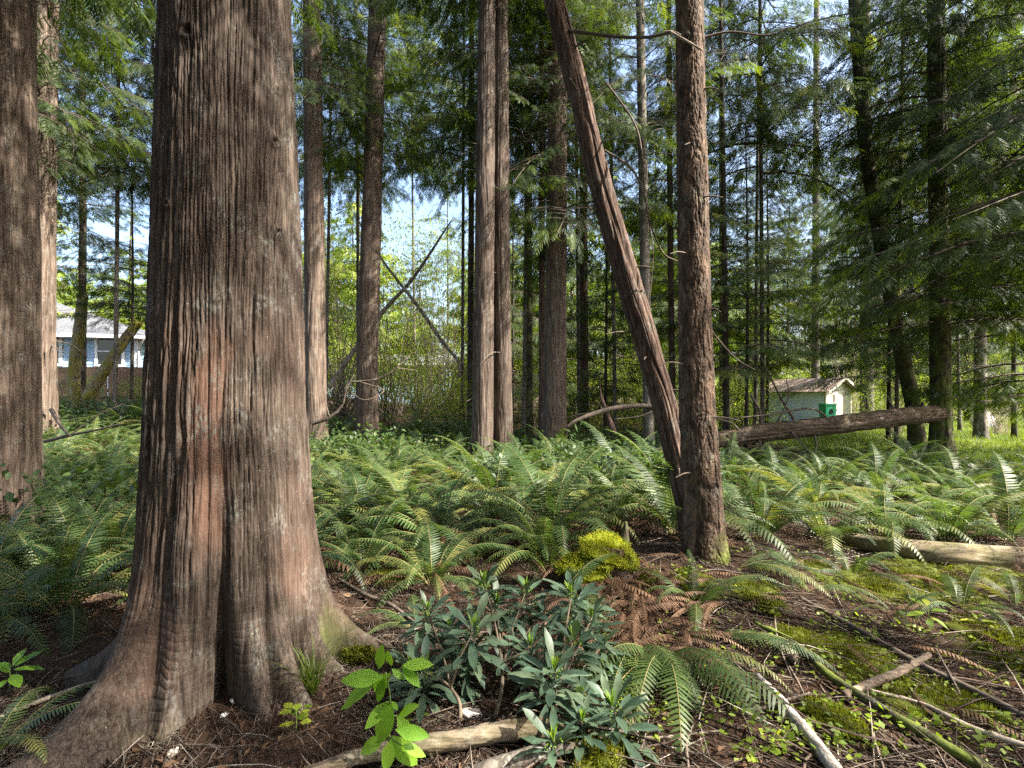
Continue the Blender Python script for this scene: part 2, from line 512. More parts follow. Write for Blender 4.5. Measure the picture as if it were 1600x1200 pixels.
def tube(pts, rad, nseg=16, nring=40, style='none', seed=0, amp=1.0, flare=0, flare_h=.4, cap=True, knots=0, radfn=None, jag=0):
    """returns verts, quads, tris, theta grid, path length grid"""
    c = smooth_path(pts, nring)
    d = np.concatenate([[0], np.cumsum(np.linalg.norm(np.diff(c, axis=0), axis=1))])
    rr = np.interp(np.linspace(0, 1, nring), np.linspace(0, 1, len(rad)), rad)
    T = np.gradient(c, axis=0); T /= np.linalg.norm(T, axis=1)[:, None]
    mt = T.mean(0)
    ref = np.eye(3)[np.argmin(np.abs(mt))]
    A = ref - T * (T @ ref)[:, None]; A /= np.linalg.norm(A, axis=1)[:, None]
    B = np.cross(T, A)
    th = np.arange(nseg) / nseg
    TH, SS = np.meshgrid(th, d)
    Rg = rr[:, None] + amp * bark_disp(TH, SS + seed * 3.7, float(np.mean(rad)), style, seed)
    if flare:
        k = 1 + flare * np.exp(-SS / flare_h) * (1 + .45 * np.cos(5 * 2 * PI * TH + seed) + .25 * np.cos(3 * 2 * PI * TH + 2 * seed))
        Rg = Rg * k
    if knots:
        kr = np.random.default_rng(seed + 99)
        for _ in range(knots):
            t0, s0 = kr.random(), kr.random() * d[-1]
            dt = np.abs((TH - t0 + .5) % 1 - .5) * 2 * PI * rr[:, None]
            Rg = Rg + .35 * rr.mean() * np.exp(-(dt ** 2 + (SS - s0) ** 2) / (.35 * rr.mean()) ** 2)
    if radfn is not None:
        Rg = radfn(TH, SS, Rg)
    V = c[:, None, :] + Rg[..., None] * (np.cos(2 * PI * TH)[..., None] * A[:, None, :] + np.sin(2 * PI * TH)[..., None] * B[:, None, :])
    if jag:
        for e_, sg in ((-1, 1), (0, -1)):
            V[e_] += T[e_] * sg * jag * ((vn(th * 14, th * 0 + seed, 14, seed) - .4) + .6 * (vn(th * 36, th * 0 + seed, 36, seed + 1) - .5))[:, None]
    i = np.arange(nring - 1)[:, None] * nseg; j = np.arange(nseg)[None, :]; j2 = (j + 1) % nseg
    Q = np.stack([i + j, i + j2, i + nseg + j2, i + nseg + j], -1).reshape(-1, 4)
    V = V.reshape(-1, 3)
    Tt = None
    if cap:
        nv = len(V); V = np.concatenate([V, c[:1] - T[:1] * rr[0] * .1, c[-1:] + T[-1:] * rr[-1] * .1])
        jj = np.arange(nseg); a2 = (jj + 1) % nseg
        e = (nring - 1) * nseg
        Tt = np.concatenate([np.stack([a2, jj, np.full(nseg, nv)], 1), np.stack([e + jj, e + a2, np.full(nseg, nv + 1)], 1)])
    return V, Q, Tt, TH, SS


def tube_mesh(name, pts, rad, mat, nseg=16, nring=40, moss=0.0, **k):
    V, Q, T, TH, SS = tube(pts, rad, nseg, nring, **k)
    mo = np.full(len(V), 0.0)
    if moss:
        mo[:] = moss if not callable(moss) else moss(V)
    return mesh(name, V, Q, T, [mat], attrs={'moss': mo, 'red': np.zeros(len(V))})


# ------------------------------------------------------------------ conifer branches and crowns
def spray(npairs, L, lw, g):
    """flat fan of scale-leaf branchlets along +x: (Q,4,3)"""
    out = []
    for k in range(npairs):
        t = .06 + .9 * k / max(1, npairs - 1)
        for sd_ in (-1, 1):
            ll = L * .42 * (1 - t) ** .7 * (.75 + .5 * g.random()) + .03
            an = R(32 + 22 * g.random())
            b = np.array([L * t, 0, -.22 * L * t * t])
            dv = np.array([math.cos(an), sd_ * math.sin(an), -.18 - .35 * g.random()])
            tip = b + dv * ll
            pr = np.array([-sd_ * math.sin(an), math.cos(an) * 1.0, .25 * (g.random() - .5)]) * lw
            mid = b + dv * ll * .45
            out.append([b, mid + pr, tip, mid - pr])
    tip = np.array([L, 0, -.22 * L]); b = np.array([L * .4, 0, -.05 * L]); mid = (tip + b) / 2
    out.append([b, mid + [0, lw, 0], tip, mid - [0, lw, 0]])
    return np.array(out)


def frames(D, U):
    D = D / np.linalg.norm(D, axis=1)[:, None]
    Y = np.cross(U, D); Y /= np.linalg.norm(Y, axis=1)[:, None] + 1e-9
    Z = np.cross(D, Y)
    return np.stack([D, Y, Z], -1)


def conifer_branch(g, L=2.6, nspray=46, droop=.5, up=.15, lw=.013, npairs=6, SL=.36, bare=.15):
    """one drooping branch along +x: leaf quads with tints, plus a woody axis"""
    ax = lambda s: np.stack([L * s, .06 * L * np.sin(3 * s), L * (up * s - droop * s ** 2 + .12 * s ** 4)], -1)
    sp = [spray(npairs, SL, lw, g) for _ in range(3)]
    s = bare + (1 - bare) * (np.arange(nspray) + g.random(nspray)) / nspray
    side = np.where(g.random(nspray) < .5, -1, 1)
    sub = L * .42 * (1 - s * .72) * g.random(nspray)
    pos = ax(s) + np.stack([sub * .55, side * sub, -.28 * sub * sub / max(.3, L * .3) - .05 * g.random(nspray)], -1)
    D = np.stack([.5 + .4 * g.random(nspray), side * (.25 + .6 * g.random(nspray)), -.25 - .85 * g.random(nspray)], -1)
    U = np.stack([.4 * (g.random(nspray) - .3), .5 * (g.random(nspray) - .5), np.ones(nspray)], -1)
    Fm = frames(D, U)
    sc = .65 + .6 * g.random(nspray)
    vs, ts = [], []
    for k in range(nspray):
        q = sp[k % 3].reshape(-1, 3) @ Fm[k].T * sc[k] + pos[k]
        vs.append(q); ts.append(np.full(len(q), np.clip(.18 + .6 * g.random() * (.5 + .6 * s[k]), 0, 1)))
    V = np.concatenate(vs); Tn = np.concatenate(ts)
    mb = MB()
    mb.add(V, np.arange(len(V)).reshape(-1, 4), m=0, tint=Tn)
    tv, tq, _, _, _ = tube(ax(np.linspace(0, 1, 6)), [.022 * L / 2.6, .004], 4, 7, cap=False)
    mb.add(tv, tq, m=1)
    for k in range(12):
        s0 = bare + .8 * (1 - bare) * k / 12; sd_ = 1 if k % 2 else -1
        p = ax(np.array([s0]))[0]; ln = L * .36 * (1 - s0 * .7)
        e = p + np.array([ln * .55, sd_ * ln, -.25 * ln])
        tv, tq, _, _, _ = tube([p, (p + e) / 2 + [0, 0, .04 * ln], e], [.008, .003], 3, 3, cap=False)
        mb.add(tv, tq, m=1)
    return np.concatenate(mb.v), np.concatenate(mb.q), np.concatenate(mb.qm), np.concatenate(mb.ti)


def crown_mesh(name, seed, Hc, Rc, nb, profile, droop=(.35, .7), nspray=64, lw=.0085, npairs=9, SL=.36, leaf='cedar_leaf', up=.15, clump=.0):
    g = np.random.default_rng(seed)
    kinds = [conifer_branch(g, 2.6, nspray, droop[0] + (droop[1] - droop[0]) * k / 3, up, lw, npairs, SL) for k in range(4)]
    Vs, Qs, Ms, Ts, n0 = [], [], [], [], 0
    zz = np.sort(g.random(nb)) * Hc
    az = np.cumsum(R(137.5) + .8 * (g.random(nb) - .5))
    for k in range(nb):
        v, q, mi, ti = kinds[g.integers(4)]
        if clump and vn(az[k] * 1.5 + 9, zz[k] * .5, seed=seed) < clump:
            continue
        sL = Rc * profile(zz[k] / Hc) / 2.6 * (.65 + .6 * g.random())
        sc = np.array([sL, sL * (.85 + .3 * g.random()), sL * (.8 + .5 * g.random())])
        roll = .5 * (g.random() - .5); pit = .35 * (g.random() - .5)
        c, s_ = math.cos(az[k]), math.sin(az[k])
        Rm = np.array([[c, -s_, 0], [s_, c, 0], [0, 0, 1]])
        Rp = np.array([[math.cos(pit), 0, math.sin(pit)], [0, 1, 0], [-math.sin(pit), 0, math.cos(pit)]])
        Rr = np.array([[1, 0, 0], [0, math.cos(roll), -math.sin(roll)], [0, math.sin(roll), math.cos(roll)]])
        Vs.append((v * sc) @ (Rm @ Rp @ Rr).T + [0, 0, zz[k]])
        Qs.append(q + n0); Ms.append(mi); Ts.append(np.clip(ti + .22 * (g.random() - .5), 0, 1)); n0 += len(v)
    return mesh(name, np.concatenate(Vs), np.concatenate(Qs), None, [M[leaf], M['crown_wood']], np.concatenate(Ms), None, False, {'tint': np.concatenate(Ts)})


cone = lambda t: (1 - .8 * t) * (1 if t > .06 else .8)
column = lambda t: .75 + .25 * math.sin(5 * t) - .45 * t
CROWN = [
    crown_mesh('cedar crown', 21, 13, 3.3, 105, column, (.4, .75)),
    crown_mesh('cedar crown', 22, 12, 2.8, 90, column, (.5, .9)),
    crown_mesh('cedar crown', 23, 14, 3.6, 110, cone, (.35, .7)),
    crown_mesh('cedar crown', 24, 10, 3.0, 70, column, (.3, .8), clump=.35),
    crown_mesh('sparse cedar crown', 25, 8, 1.9, 42, column, (.4, .9), clump=.42),
]
SKIRT = [   # understorey trees clothed almost to the ground
    crown_mesh('understorey crown', 31, 9, 2.6, 70, cone, (.25, .55), SL=.36, npairs=8, lw=.008),
    crown_mesh('understorey crown', 32, 11, 3.0, 88, cone, (.2, .5), SL=.32, npairs=8, lw=.008),
    crown_mesh('understorey crown', 33, 7, 2.2, 58, cone, (.2, .6), SL=.28, lw=.008, npairs=8),
]
FARC = [
    crown_mesh('far crown', 41, 15, 3.6, 95, cone, (.3, .6), nspray=44, npairs=6, lw=.018, SL=.48),
    crown_mesh('far crown', 42, 13, 3.2, 80, column, (.3, .7), nspray=44, npairs=6, lw=.018, SL=.48),
    crown_mesh('far leafy crown', 43, 13, 3.6, 80, column, (.1, .4), nspray=40, npairs=5, lw=.035, SL=.5, leaf='bright_leaf', clump=.3),
]

# ------------------------------------------------------------------ the giant cedar
def build_big():
    cx, cy_ = BIG
    z0 = -.25
    nseg, zs = 760, np.concatenate([np.linspace(z0, 1.2, 330), np.linspace(1.2, 3.9, 330)[1:], np.linspace(3.9, 16, 40)[1:]])
    th = np.arange(nseg) / nseg * 2 * PI - PI
    TH, Z = np.meshgrid(th, zs)
    Zc = np.maximum(Z, -.12)
    lobes = [  # angle, width, reach, height scale, reach2, height scale 2
        (-117, 21, .42, .27, .36, .10), (178, 20, .40, .27, .22, .12), (20, 15, .40, .34, .18, .12), (-4, 9, .22, .25, .16, .1), (-31, 11, .26, .28, .12, .12),
        (-47, 8, .22, .28, .10, .1), (62, 16, .3, .3, 0, .1), (100, 20, .4, .3, 0, .1), (140, 17, .3, .3, 0, .1), (-88, 9, .12, .38, .05, .1)]
    Rg = .300 + .036 * (3.6 - np.minimum(Z, 3.6)) - .012 * np.maximum(Z - 3.6, 0)
    Rg = Rg * (1 + .014 * np.cos(3 * TH + 1) + .010 * np.cos(7 * TH + 2 + .4 * Z) + .008 * np.cos(12 * TH + Z))
    Rg = Rg - .045 * np.exp(-np.maximum(Zc, 0) / .5)
    wob = .08 * (vn(Z * 2.2, Z * 0 + 3, seed=3) - .5)
    for a, wd, A, h, A2, h2 in lobes:
        dd = (TH - R(a) + wob * np.exp(-Zc / .5) + PI) % (2 * PI) - PI
        wz = R(wd) * (.75 + .5 * np.clip(Zc, 0, 1))
        Rg = Rg + np.exp(-(dd / wz) ** 2) * (A * np.exp(-Zc / h) + A2 * np.exp(-Zc / h2))
    for a, wd, dp, h in [(-66, 6.0, .22, .46), (-149, 5, .07, .6), (-39, 2.5, .06, .45), (-16, 3.5, .06, .5), (10, 3, .05, .5), (-75, 2, .03, .9), (-100, 2.5, .03, .7)]:
        dd = (TH - R(a) + .6 * wob + PI) % (2 * PI) - PI
        Rg = Rg - dp * np.exp(-(dd / R(wd)) ** 2) * np.exp(-np.maximum(Zc - .05, 0) / h)
    u = (TH + PI) / (2 * PI)
    fade = sst(.25, 1.0, Z)
    K = 54
    wv = vn(u * 7, Z * .6, 7, 1) * 1.6 + vn(u * 18, Z * 1.4, 18, 2) * .6 + .12 * vn(u * 40, Z * 5.0, 40, 22)
    q1 = np.abs(2 * vn(u * 1.5 * K + 1.4 * wv, Z * 1.1, 81, 3) - 1)
    q2 = np.abs(2 * vn(u * 3 * K + wv * 2.6, Z * 1.4, 3 * K, 4) - 1)
    q3 = np.abs(2 * vn(u * 5 * K + wv * 4.6, Z * 2.6, 5 * K, 5) - 1)
    deep = .25 + 1.1 * vn(u * 13, Z * .9, 13, 15)
    D = -.014 * deep * np.exp(-(q1 / .13) ** 2) - .0095 * deep * np.exp(-(q2 / .17) ** 2) - .0055 * np.exp(-(q3 / .25) ** 2)
    D = D + .006 * (vn(u * K, Z * 1.3, K, 6) - .5) + .006 * (vn(u * 3 * K, Z * 9, 3 * K, 7) - .5) + .004 * (vn(u * 6 * K, Z * 40, 6 * K, 17) - .5)
    D = D * (.22 + .78 * fade)
    # horizontal wrinkles on the root flare
    ph = Z * 27 + 2.2 * vn(u * 14, Z * 2.5, 14, 8) + .7 * vn(u * 60, Z * 7, 60, 28)
    wr = np.abs(ph - np.floor(ph) - .5)
    wm = (1 - sst(.35, .95, Z + .3 * vn(u * 12, Z * 0, 12, 33))) * sst(.25, .6, vn(u * 26, Z * 9, 26, 10))
    D = D - wm * .0032 * np.exp(-(wr / .13) ** 2)
    # knots and a loose flap of bark
    for a, z, s_ in [(-96, 3.22, .045), (-25, 2.78, .03), (-20, 3.05, .02), (-23, 2.33, .02), (-110, 2.4, .018), (-60, 3.5, .03)]:
        dd = ((TH - R(a) + PI) % (2 * PI) - PI) * .36
        rr = np.sqrt(dd ** 2 + ((Z - z) * 1.3) ** 2)
        D = D + .020 * np.exp(-(rr / (s_ * 1.3)) ** 2) - .04 * np.exp(-(rr / (s_ * .55)) ** 2)
    # flayed band: bark torn away between two ragged edges
    band_c = -74 + 7 * (vn(Z * 3, Z * 0 + 1, seed=12) - .5) + 8 * (vn(Z * 11, Z * 0 + 5, seed=13) - .5)
    dd = np.degrees((TH + PI) % (2 * PI) - PI) - band_c
    inside = sst(-11, -9.5, dd) * sst(13, 8, dd) * sst(.75, 1.0, Z + .12 * vn(u * 60, Z * 0, 60, 14)) * sst(2.0, 1.75, Z + .2 * vn(u * 50, Z * 0, 50, 16))
    D = D * (1 - .5 * inside) - .010 * inside
    red = inside * (.6 + .5 * vn(u * 40, Z * 5, 40, 18)) + .35 * (1 - sst(.2, 1.1, Z)) * sst(.45, .7, vn(u * 9, Z * 3, 9, 19)) + .22 * sst(1.0, .5, np.abs(Z - 1.1)) * sst(.5, .7, vn(u * 13, Z * 1.5, 13, 20))
    Rg = Rg + D
    moss = (1 - sst(.12, .5, Z)) * np.exp(-((TH - R(12)) / R(13)) ** 2) * (.05 + 1.0 * vn(u * 44, Z * 9, 44, 41)) + (1 - sst(.0, .12, Z)) * .4 * np.exp(-((TH - R(-112)) / R(30)) ** 2)
    X = Rg * np.cos(TH) + .012 * np.sin(Z * .7); Yv = Rg * np.sin(TH)
    V = np.stack([X, Yv, Z], -1).reshape(-1, 3)
    nr = len(zs)
    i = np.arange(nr - 1)[:, None] * nseg; j = np.arange(nseg)[None, :]; j2 = (j + 1) % nseg
    Q = np.stack([i + j, i + j2, i + nseg + j2, i + nseg + j], -1).reshape(-1, 4)
    me = mesh('giant cedar trunk', V, Q, None, [M['big_bark']], attrs={'red': np.clip(red, 0, 1), 'moss': np.clip(moss, 0, 1)})
    t = thing('giant_cedar', 'massive red cedar trunk with flared wrinkled roots, the thickest tree in the wood', 'tree', (cx, cy_, 0))
    obj('trunk', me, t)
    obj('crown', CROWN[2], t, (0, 0, 7.5), (0, 0, 1.0), 1.1)
    return t


build_big()


# ------------------------------------------------------------------ the other trees
def tree(name, label, pb, Y, pt, w620, bark='cedar_bark', style='fiber', height=18, nseg=48, nring=150, crowns=(), flare=.5, group=None, seed=0, moss=0.0, mid=None, taper=.022, w_top=None, stubs=0, dz=0):
    base = G(pb, Y); base.z -= .12 - dz
    ztop = CAM_H + 620 / F * Y
    xt = PX(pt, Y); r = w620 / F * Y / 2
    pts = [(0, 0, 0)]
    if mid:
        for (mx, my) in mid:
            q = P(mx, my, Y); pts.append((q.x - base.x, 0, q.z - base.z))
    else:
        zz = (ztop - base.z); pts.append(((xt - base.x) * .5 + .02 * random.uniform(-1, 1), .02, zz * .5))
    q = (xt - base.x, 0, ztop - base.z)
    pts.append(q)
    if height > q[2] + .5:
        k = (height - q[2]) / max(.1, q[2] - pts[-2][2])
        pts.append((q[0] + (q[0] - pts[-2][0]) * k, 0, height))
    tot = max(height, q[2])
    rad = [r * max(.12, 1 - taper * (z - 1.6)) for z in np.linspace(0, tot, 12)]
    t = thing(name, label, 'tree', base, 0, group)
    obj('trunk', tube_mesh('trunk', pts, rad, M[bark], nseg, nring, moss=moss, style=style, seed=seed, flare=flare, flare_h=.35), t)
    for cr, z, sc, rz in crowns:
        # centre the crown on the stem at that height
        sx = np.interp(z, [p[2] for p in pts], [p[0] for p in pts])
        obj('crown', cr, t, (sx, 0, z), (0, 0, rz), sc)
    if stubs:
        g = np.random.default_rng(seed + 5); mb = MB()
        for k in range(stubs):
            z = 1.2 + g.random() * (min(tot, ztop) - 1.2); a = g.random() * 2 * PI; ln = .25 + .9 * g.random() ** 2
            sx = np.interp(z, [p[2] for p in pts], [p[0] for p in pts])
            d = np.array([math.cos(a), math.sin(a), 0])
            b = np.array([sx, 0, z]) + d * r * .6
            tv, tq, tt, _, _ = tube([b, b + d * ln * .5 + [0, 0, -.05 * ln], b + d * ln + [0, 0, -.32 * ln]], [.014, .004], 5, 6)
            mb = MB(); mb.add(tv, tq, tt); obj('dead_twig', mb.build('dead twig', M['limb']), t)
    return t


C, U = CROWN, SKIRT
SIDE = tree('cedar_tree', 'thick grey brown cedar trunk cut by the left border, ferns at its foot', -6, 5.2, -8, 106, 'cedar_bark', nseg=300, nring=420, crowns=[(C[0], 7, 1.0, .3)], flare=.12, seed=3)
tree('cedar_tree', 'slim cedar behind the thick border trunk, the darker straight stem of the touching pair', 60, 11, 66, 22, seed=4, nseg=70, nring=260, crowns=[(C[1], 6.5, .9, 1.0)], stubs=14)
tree('cedar_tree', 'slim cedar with small dead stubs, the paler stem of the pair, bowed root flare', 83, 11.3, 84, 17, seed=5, nseg=60, nring=260, crowns=[(C[3], 6.0, .8, 2.0)], flare=1.2, mid=[(79, 600), (78, 480), (80, 250)], stubs=22)
tree('young_cedar', 'thin dark conifer stem rising behind the upright mossy snag and the house', 128, 19, 128, 11, 'dark_bark', seed=6, crowns=[(C[3], 4.5, .9, .2), (U[2], 7.0, .9, 2.2)], nseg=24)
tree('cedar_tree', 'sunlit pinkish cedar trunk rising just past the giant trunk, right behind its edge', 494, 12, 487, 33, seed=7, nseg=110, nring=300, crowns=[(C[1], 7.6, .85, 2.4)])
tree('cedar_tree', 'straight sunlit cedar trunk standing alone between giant cedar and twin trunks', 573, 13, 590, 34, seed=8, nseg=110, nring=300, crowns=[(C[3], 7.2, .9, .7)], mid=[(575, 520), (580, 360)], stubs=8)
tree('cedar_tree', 'slender dark stem directly behind the left twin trunk', 735, 16, 737, 11, 'dark_bark', seed=9, crowns=[(C[4], 9, 1.0, .1)], nseg=30)
tree('cedar_tree', 'left trunk of the twin cedars, broad and fluted with bright right edge', 753, 11, 761, 33, 'twin_bark', seed=10, nseg=110, nring=300, crowns=[(C[0], 10.5, .8, .5)], stubs=10)
tree('cedar_tree', 'right trunk of the twin cedars, smoother and touching its twin', 787, 11.3, 782, 29, 'twin_bark', seed=11, nseg=100, nring=300, crowns=[(C[4], 5.6, .8, 3.3), (C[1], 10.5, .8, 3.3)], stubs=6)
tree('cedar_tree', 'thin almost black stem right of the twin cedars, ivy at its foot', 826, 17, 826, 13, 'dark_bark', seed=12, crowns=[(C[4], 10.5, .9, 4.3)], nseg=30, moss=.4)
tree('cedar_tree', 'slim reddish pole close against the left side of a thick trunk', 847, 14.5, 846, 11, 'red_bark', seed=13, crowns=[(C[4], 8, .9, 1.3)], nseg=30)
tree('cedar_tree', 'thick straight cedar trunk right of the slim reddish pole', 866, 13, 872, 36, seed=14, nseg=110, nring=300, crowns=[(C[0], 5.6, .95, 5.3)], flare=.6)
tree('cedar_tree', 'slim brown stem rising from the arched dead branch, half hidden by foliage', 913, 17, 912, 15, 'red_bark', seed=15, crowns=[(C[4], 10, 1.0, 0)], nseg=36)
tree('alder_tree', 'thin grey mossy stem just behind the foot of the leaning trunk', 1015, 11.5, 1000, 16, 'grey_bark', 'smooth', seed=16, crowns=[(C[3], 6.5, .8, 2.3)], nseg=40, moss=.5)
tree('young_cedar', 'thin brown pole seen between the leaning trunk and the flaky trunk', 1052, 14, 1045, 10, 'red_bark', seed=17, crowns=[(C[1], 6, .7, 1.1)], nseg=24)
tree('alder_tree', 'very thin pale sunlit stem right of the flaky trunk', 1128, 20, 1126, 8, 'grey_bark', 'smooth', seed=18, crowns=[(C[3], 8, .8, 1.9)], nseg=24)
tree('alder_tree', 'pale straight trunk rising behind the shed roof', 1274, 33, 1276, 12, 'grey_bark', 'smooth', seed=19, height=22, crowns=[(C[0], 7, 1.1, 3.9)], nseg=30, taper=.014)
tree('cedar_tree', 'broad pale grey trunk standing just right of the shed', 1355, 27, 1352, 19, 'grey_bark', 'fiber', seed=20, height=22, crowns=[(C[2], 7.5, 1.0, 2.9)], nseg=50, taper=.014)
tree('alder_tree', 'dark curved trunk behind the fallen log, bowing outward to its foot', 1437, 12.9, 1335, 21, 'dark_bark', 'smooth', seed=21, crowns=[(U[2], 4.8, .7, .9)], nseg=60, nring=200, mid=[(1428, 640), (1413, 570), (1393, 470), (1368, 330), (1350, 200)], moss=.5, flare=.7)
tree('hemlock_tree', 'dark ivy clad hemlock trunk at the butt of the fallen log', 1471, 12, 1462, 28, 'dark_bark', 'fiber', seed=22, nseg=90, nring=260, crowns=[(U[1], 3.2, 1.0, 2.7), (C[2], 7.5, .9, 1.7)], moss=.7, flare=.6)
tree('alder_tree', 'pale grey trunk glimpsed behind the ivy clad hemlock', 1532, 18, 1530, 16, 'grey_bark', 'smooth', seed=23, crowns=[(C[1], 6.5, .9, .9)], nseg=36)

# understorey conifers, each clothed low
UNDER = [
    ('feathery young hemlock right of the thick straight cedar, sprays hanging low', 945, 15.5, U[2], .95, 1.0),
    ('bushy young hemlock between leaning trunk and shed, lime tipped sprays', 1165, 12.5, U[1], .82, 2.0),
    ('dark young hemlock in front of the shed roof, branches over the wall', 1198, 17.5, U[2], 1.05, 3.1),
    ('dense dark hemlock behind the curved trunk', 1388, 17, U[0], 1.15, .6),
    ('dark hemlock with sweeping boughs beside the lawn, cut by the right border', 1610, 13, U[1], 1.15, 4.6),
    ('tall feathery hemlock behind the flaky trunk', 1085, 16, U[1], .9, 5.5),
    ('shaggy dark hemlock behind the twin cedars', 800, 21, U[0], 1.2, .9),
    ('dark hemlock between house and giant cedar trunk', 205, 16.5, U[0], .9, 2.2),
]
for i, (lab, px, Y, cr, sc, rz) in enumerate(UNDER):
    b = G(px, Y)
    t = thing('young_hemlock', lab, 'tree', b)
    hh = {9: 9, 11: 11}.get(0, 10) * sc
    obj('trunk', tube_mesh('trunk', [(0, 0, -.1), (.05, 0, hh * .5), (0, 0, hh)], [.06 * sc, .012], M['dark_bark'], 18, 40, style='smooth', seed=40 + i, flare=.3), t)
    z0 = {7: 3.1, 2: 4.6, 1: 2.2, 3: 2.0, 5: 3.2}.get(i, 1.2)
    obj('crown', cr, t, (0, 0, z0), (0, 0, rz), (sc, sc, sc * (hh - z0 + .3) / (hh if cr is not U[2] else hh * .75)))

# slim conifers filling the middle distance
MID = [(18, 15), (255, 15.5), (700, 32), (1180, 16), (1136, 12.5), (1420, 19), (1500, 22), (1585, 18), (1660, 15)]
for i, (px, Y) in enumerate(MID):
    b = G(px, Y); sc = random.uniform(.8, 1.05)
    t = thing('slim_conifer', 'slim conifer filling the gap behind the front trunks', 'tree', b, 0, 'slim conifers behind the front trunks')
    lean_ = random.uniform(-.5, .5)
    obj('trunk', tube_mesh('trunk', [(0, 0, -.1), (lean_ * .4, 0, 7), (lean_, 0, 16)], [random.uniform(.05, .08), .05, .015], M['dark_bark' if i % 3 else 'grey_bark'], 14, 40, style='smooth', seed=140 + i, flare=.3), t)
    obj('crown', CROWN[4] if px == 1180 else CROWN[3] if px == 1136 else CROWN[(i * 3 + 1) % 4], t, (lean_ * .4, 0, random.uniform(6.8, 8.2) if px < 1350 else random.uniform(4.2, 6.0)), (0, 0, i * 1.7), sc)
HIGH = [(508, 17.5, 8.0, 1), (560, 19, 8.6, 0), (650, 24, 12.5, 2), (722, 17, 9.0, 0), (818, 15.5, 8.6, 2), (905, 16.5, 10.2, 1), (962, 15, 9.6, 3), (1192, 14, 7.6, 2), (1400, 15, 7.0, 1), (180, 15, 7.5, 0)]
for i, (px, Y, z0, c) in enumerate(HIGH):
    b = G(px, Y)
    t = thing('tall_conifer', 'tall conifer with a high leafy crown standing among the front trunks', 'tree', b, 0, 'tall conifers with high crowns')
    lean_ = random.uniform(-.3, .3)
    obj('trunk', tube_mesh('trunk', [(0, 0, -.1), (lean_ * .5, 0, 8), (lean_, 0, 18)], [.06, .05, .02], M['grey_bark'], 14, 40, style='smooth', seed=180 + i, flare=.3), t)
    obj('crown', CROWN[c], t, (lean_ * .5, 0, z0), (0, 0, i * 2.3), .95)
b = G(1668, 9.6)
t = thing('cedar_tree', 'cedar just outside the right border, its dark boughs hanging across the upper right', 'tree', b)
obj('trunk', tube_mesh('trunk', [(0, 0, -.1), (0, 0, 8), (0, 0, 17)], [.22, .17, .05], M['cedar_bark'], 30, 60, style='fiber', seed=171, flare=.4), t)
obj('crown', CROWN[2], t, (0, 0, 3.6), (0, 0, 2.1), (1.05, 1.05, .9))

# the leaning tree and the flaky-barked tree
b = P(1092, 862, 4.95)
LP = [(1072, 770, 4.95), (1040, 640, 4.95), (985, 450, 4.95), (942, 300, 4.95), (905, 150, 4.95), (866, 0, 4.95), (820, -170, 4.95)]
lean = thing('leaning_cedar', 'slanting reddish cedar trunk resting against the flaky barked tree', 'tree', b)
pts = [(0, 0, -.15)] + [tuple(P(*p) - b) for p in LP] + [(-2.6, .3, 8.2)]
obj('trunk', tube_mesh('trunk', pts, [.15, .127, .122, .118, .110, .10, .092, .085, .06], M['red_bark'], 200, 480, style='fiber', seed=31, flare=.0), lean)
obj('crown', C[3], lean, (-2.4, .2, 6.6), (0, 0, .4), .7)


def limb(parent, base, path, rad, mat='limb', seed=0, name='limb', nseg=7):
    pp = [tuple(Vector(q) - base) for q in path]
    return obj(name, tube_mesh('limb', pp, rad, M[mat], nseg, 36, style='smooth', seed=seed, amp=.3), parent)


limb(lean, b, [P(880, 48, 4.95), P(905, 50, 4.8), P(960, 57, 4.65), P(1010, 58, 4.5), P(1050, 50, 4.3)], [.016, .012], seed=1)
limb(lean, b, [P(1048, 50, 4.3), P(1066, 60, 4.24), P(1085, 71, 4.2), P(1097, 78, 4.18)], [.011, .008], 'pale_limb', seed=2)
limb(lean, b, [P(945, 235, 4.95), P(985, 262, 4.7), P(1005, 300, 4.6), P(1016, 350, 4.6), P(1036, 395, 4.7), P(1058, 408, 4.8)], [.012, .006], seed=3)
limb(lean, b, [P(948, 130, 4.95), P(990, 190, 4.8), P(1003, 240, 4.7), P(1008, 310, 4.7), P(1020, 390, 4.7), P(1015, 470, 4.75)], [.010, .004], seed=4)

g = np.random.default_rng(66)
for k in range(9):
    q = P(*[(1060, 730), (1030, 610), (1002, 520), (975, 420), (950, 330), (925, 230), (905, 150), (890, 80), (1012, 560)][k], 4.95); a = g.random() * 6.28; ln = .08 + .25 * g.random()
    e = q + Vector((math.cos(a) * .1 + .12 * (1 if k % 2 else -1), -.1 * abs(math.sin(a)) - .06, 0)).normalized() * (ln + .1)
    limb(lean, b, [q, q.lerp(e, .6), e + Vector((0, 0, -.03))], [.012, .004], seed=70 + k, name='branch_stub', nseg=5)
fb = Vector((FLK[0], FLK[1], Hs(*FLK) - .1))
flk = thing('flaky_barked_tree', 'upright tree with flaky orange brown bark, mossy foot, beside the leaning trunk', 'tree', fb)
FP = [P(1106, 902, 4.45) - Vector((0, 0, .12)), P(1101, 850, 4.45), P(1093, 700, 4.45), P(1088, 600, 4.45), P(1082, 300, 4.45), P(1077, 0, 4.45), P(1074, -200, 4.45), P(1073, -420, 4.45)]


def mossy_foot(V):
    return np.where(V[:, 2] < .45, np.clip((.45 - V[:, 2]) * 4, 0, 1), 0) * np.clip(.3 + V[:, 0] * 4, 0, 1)


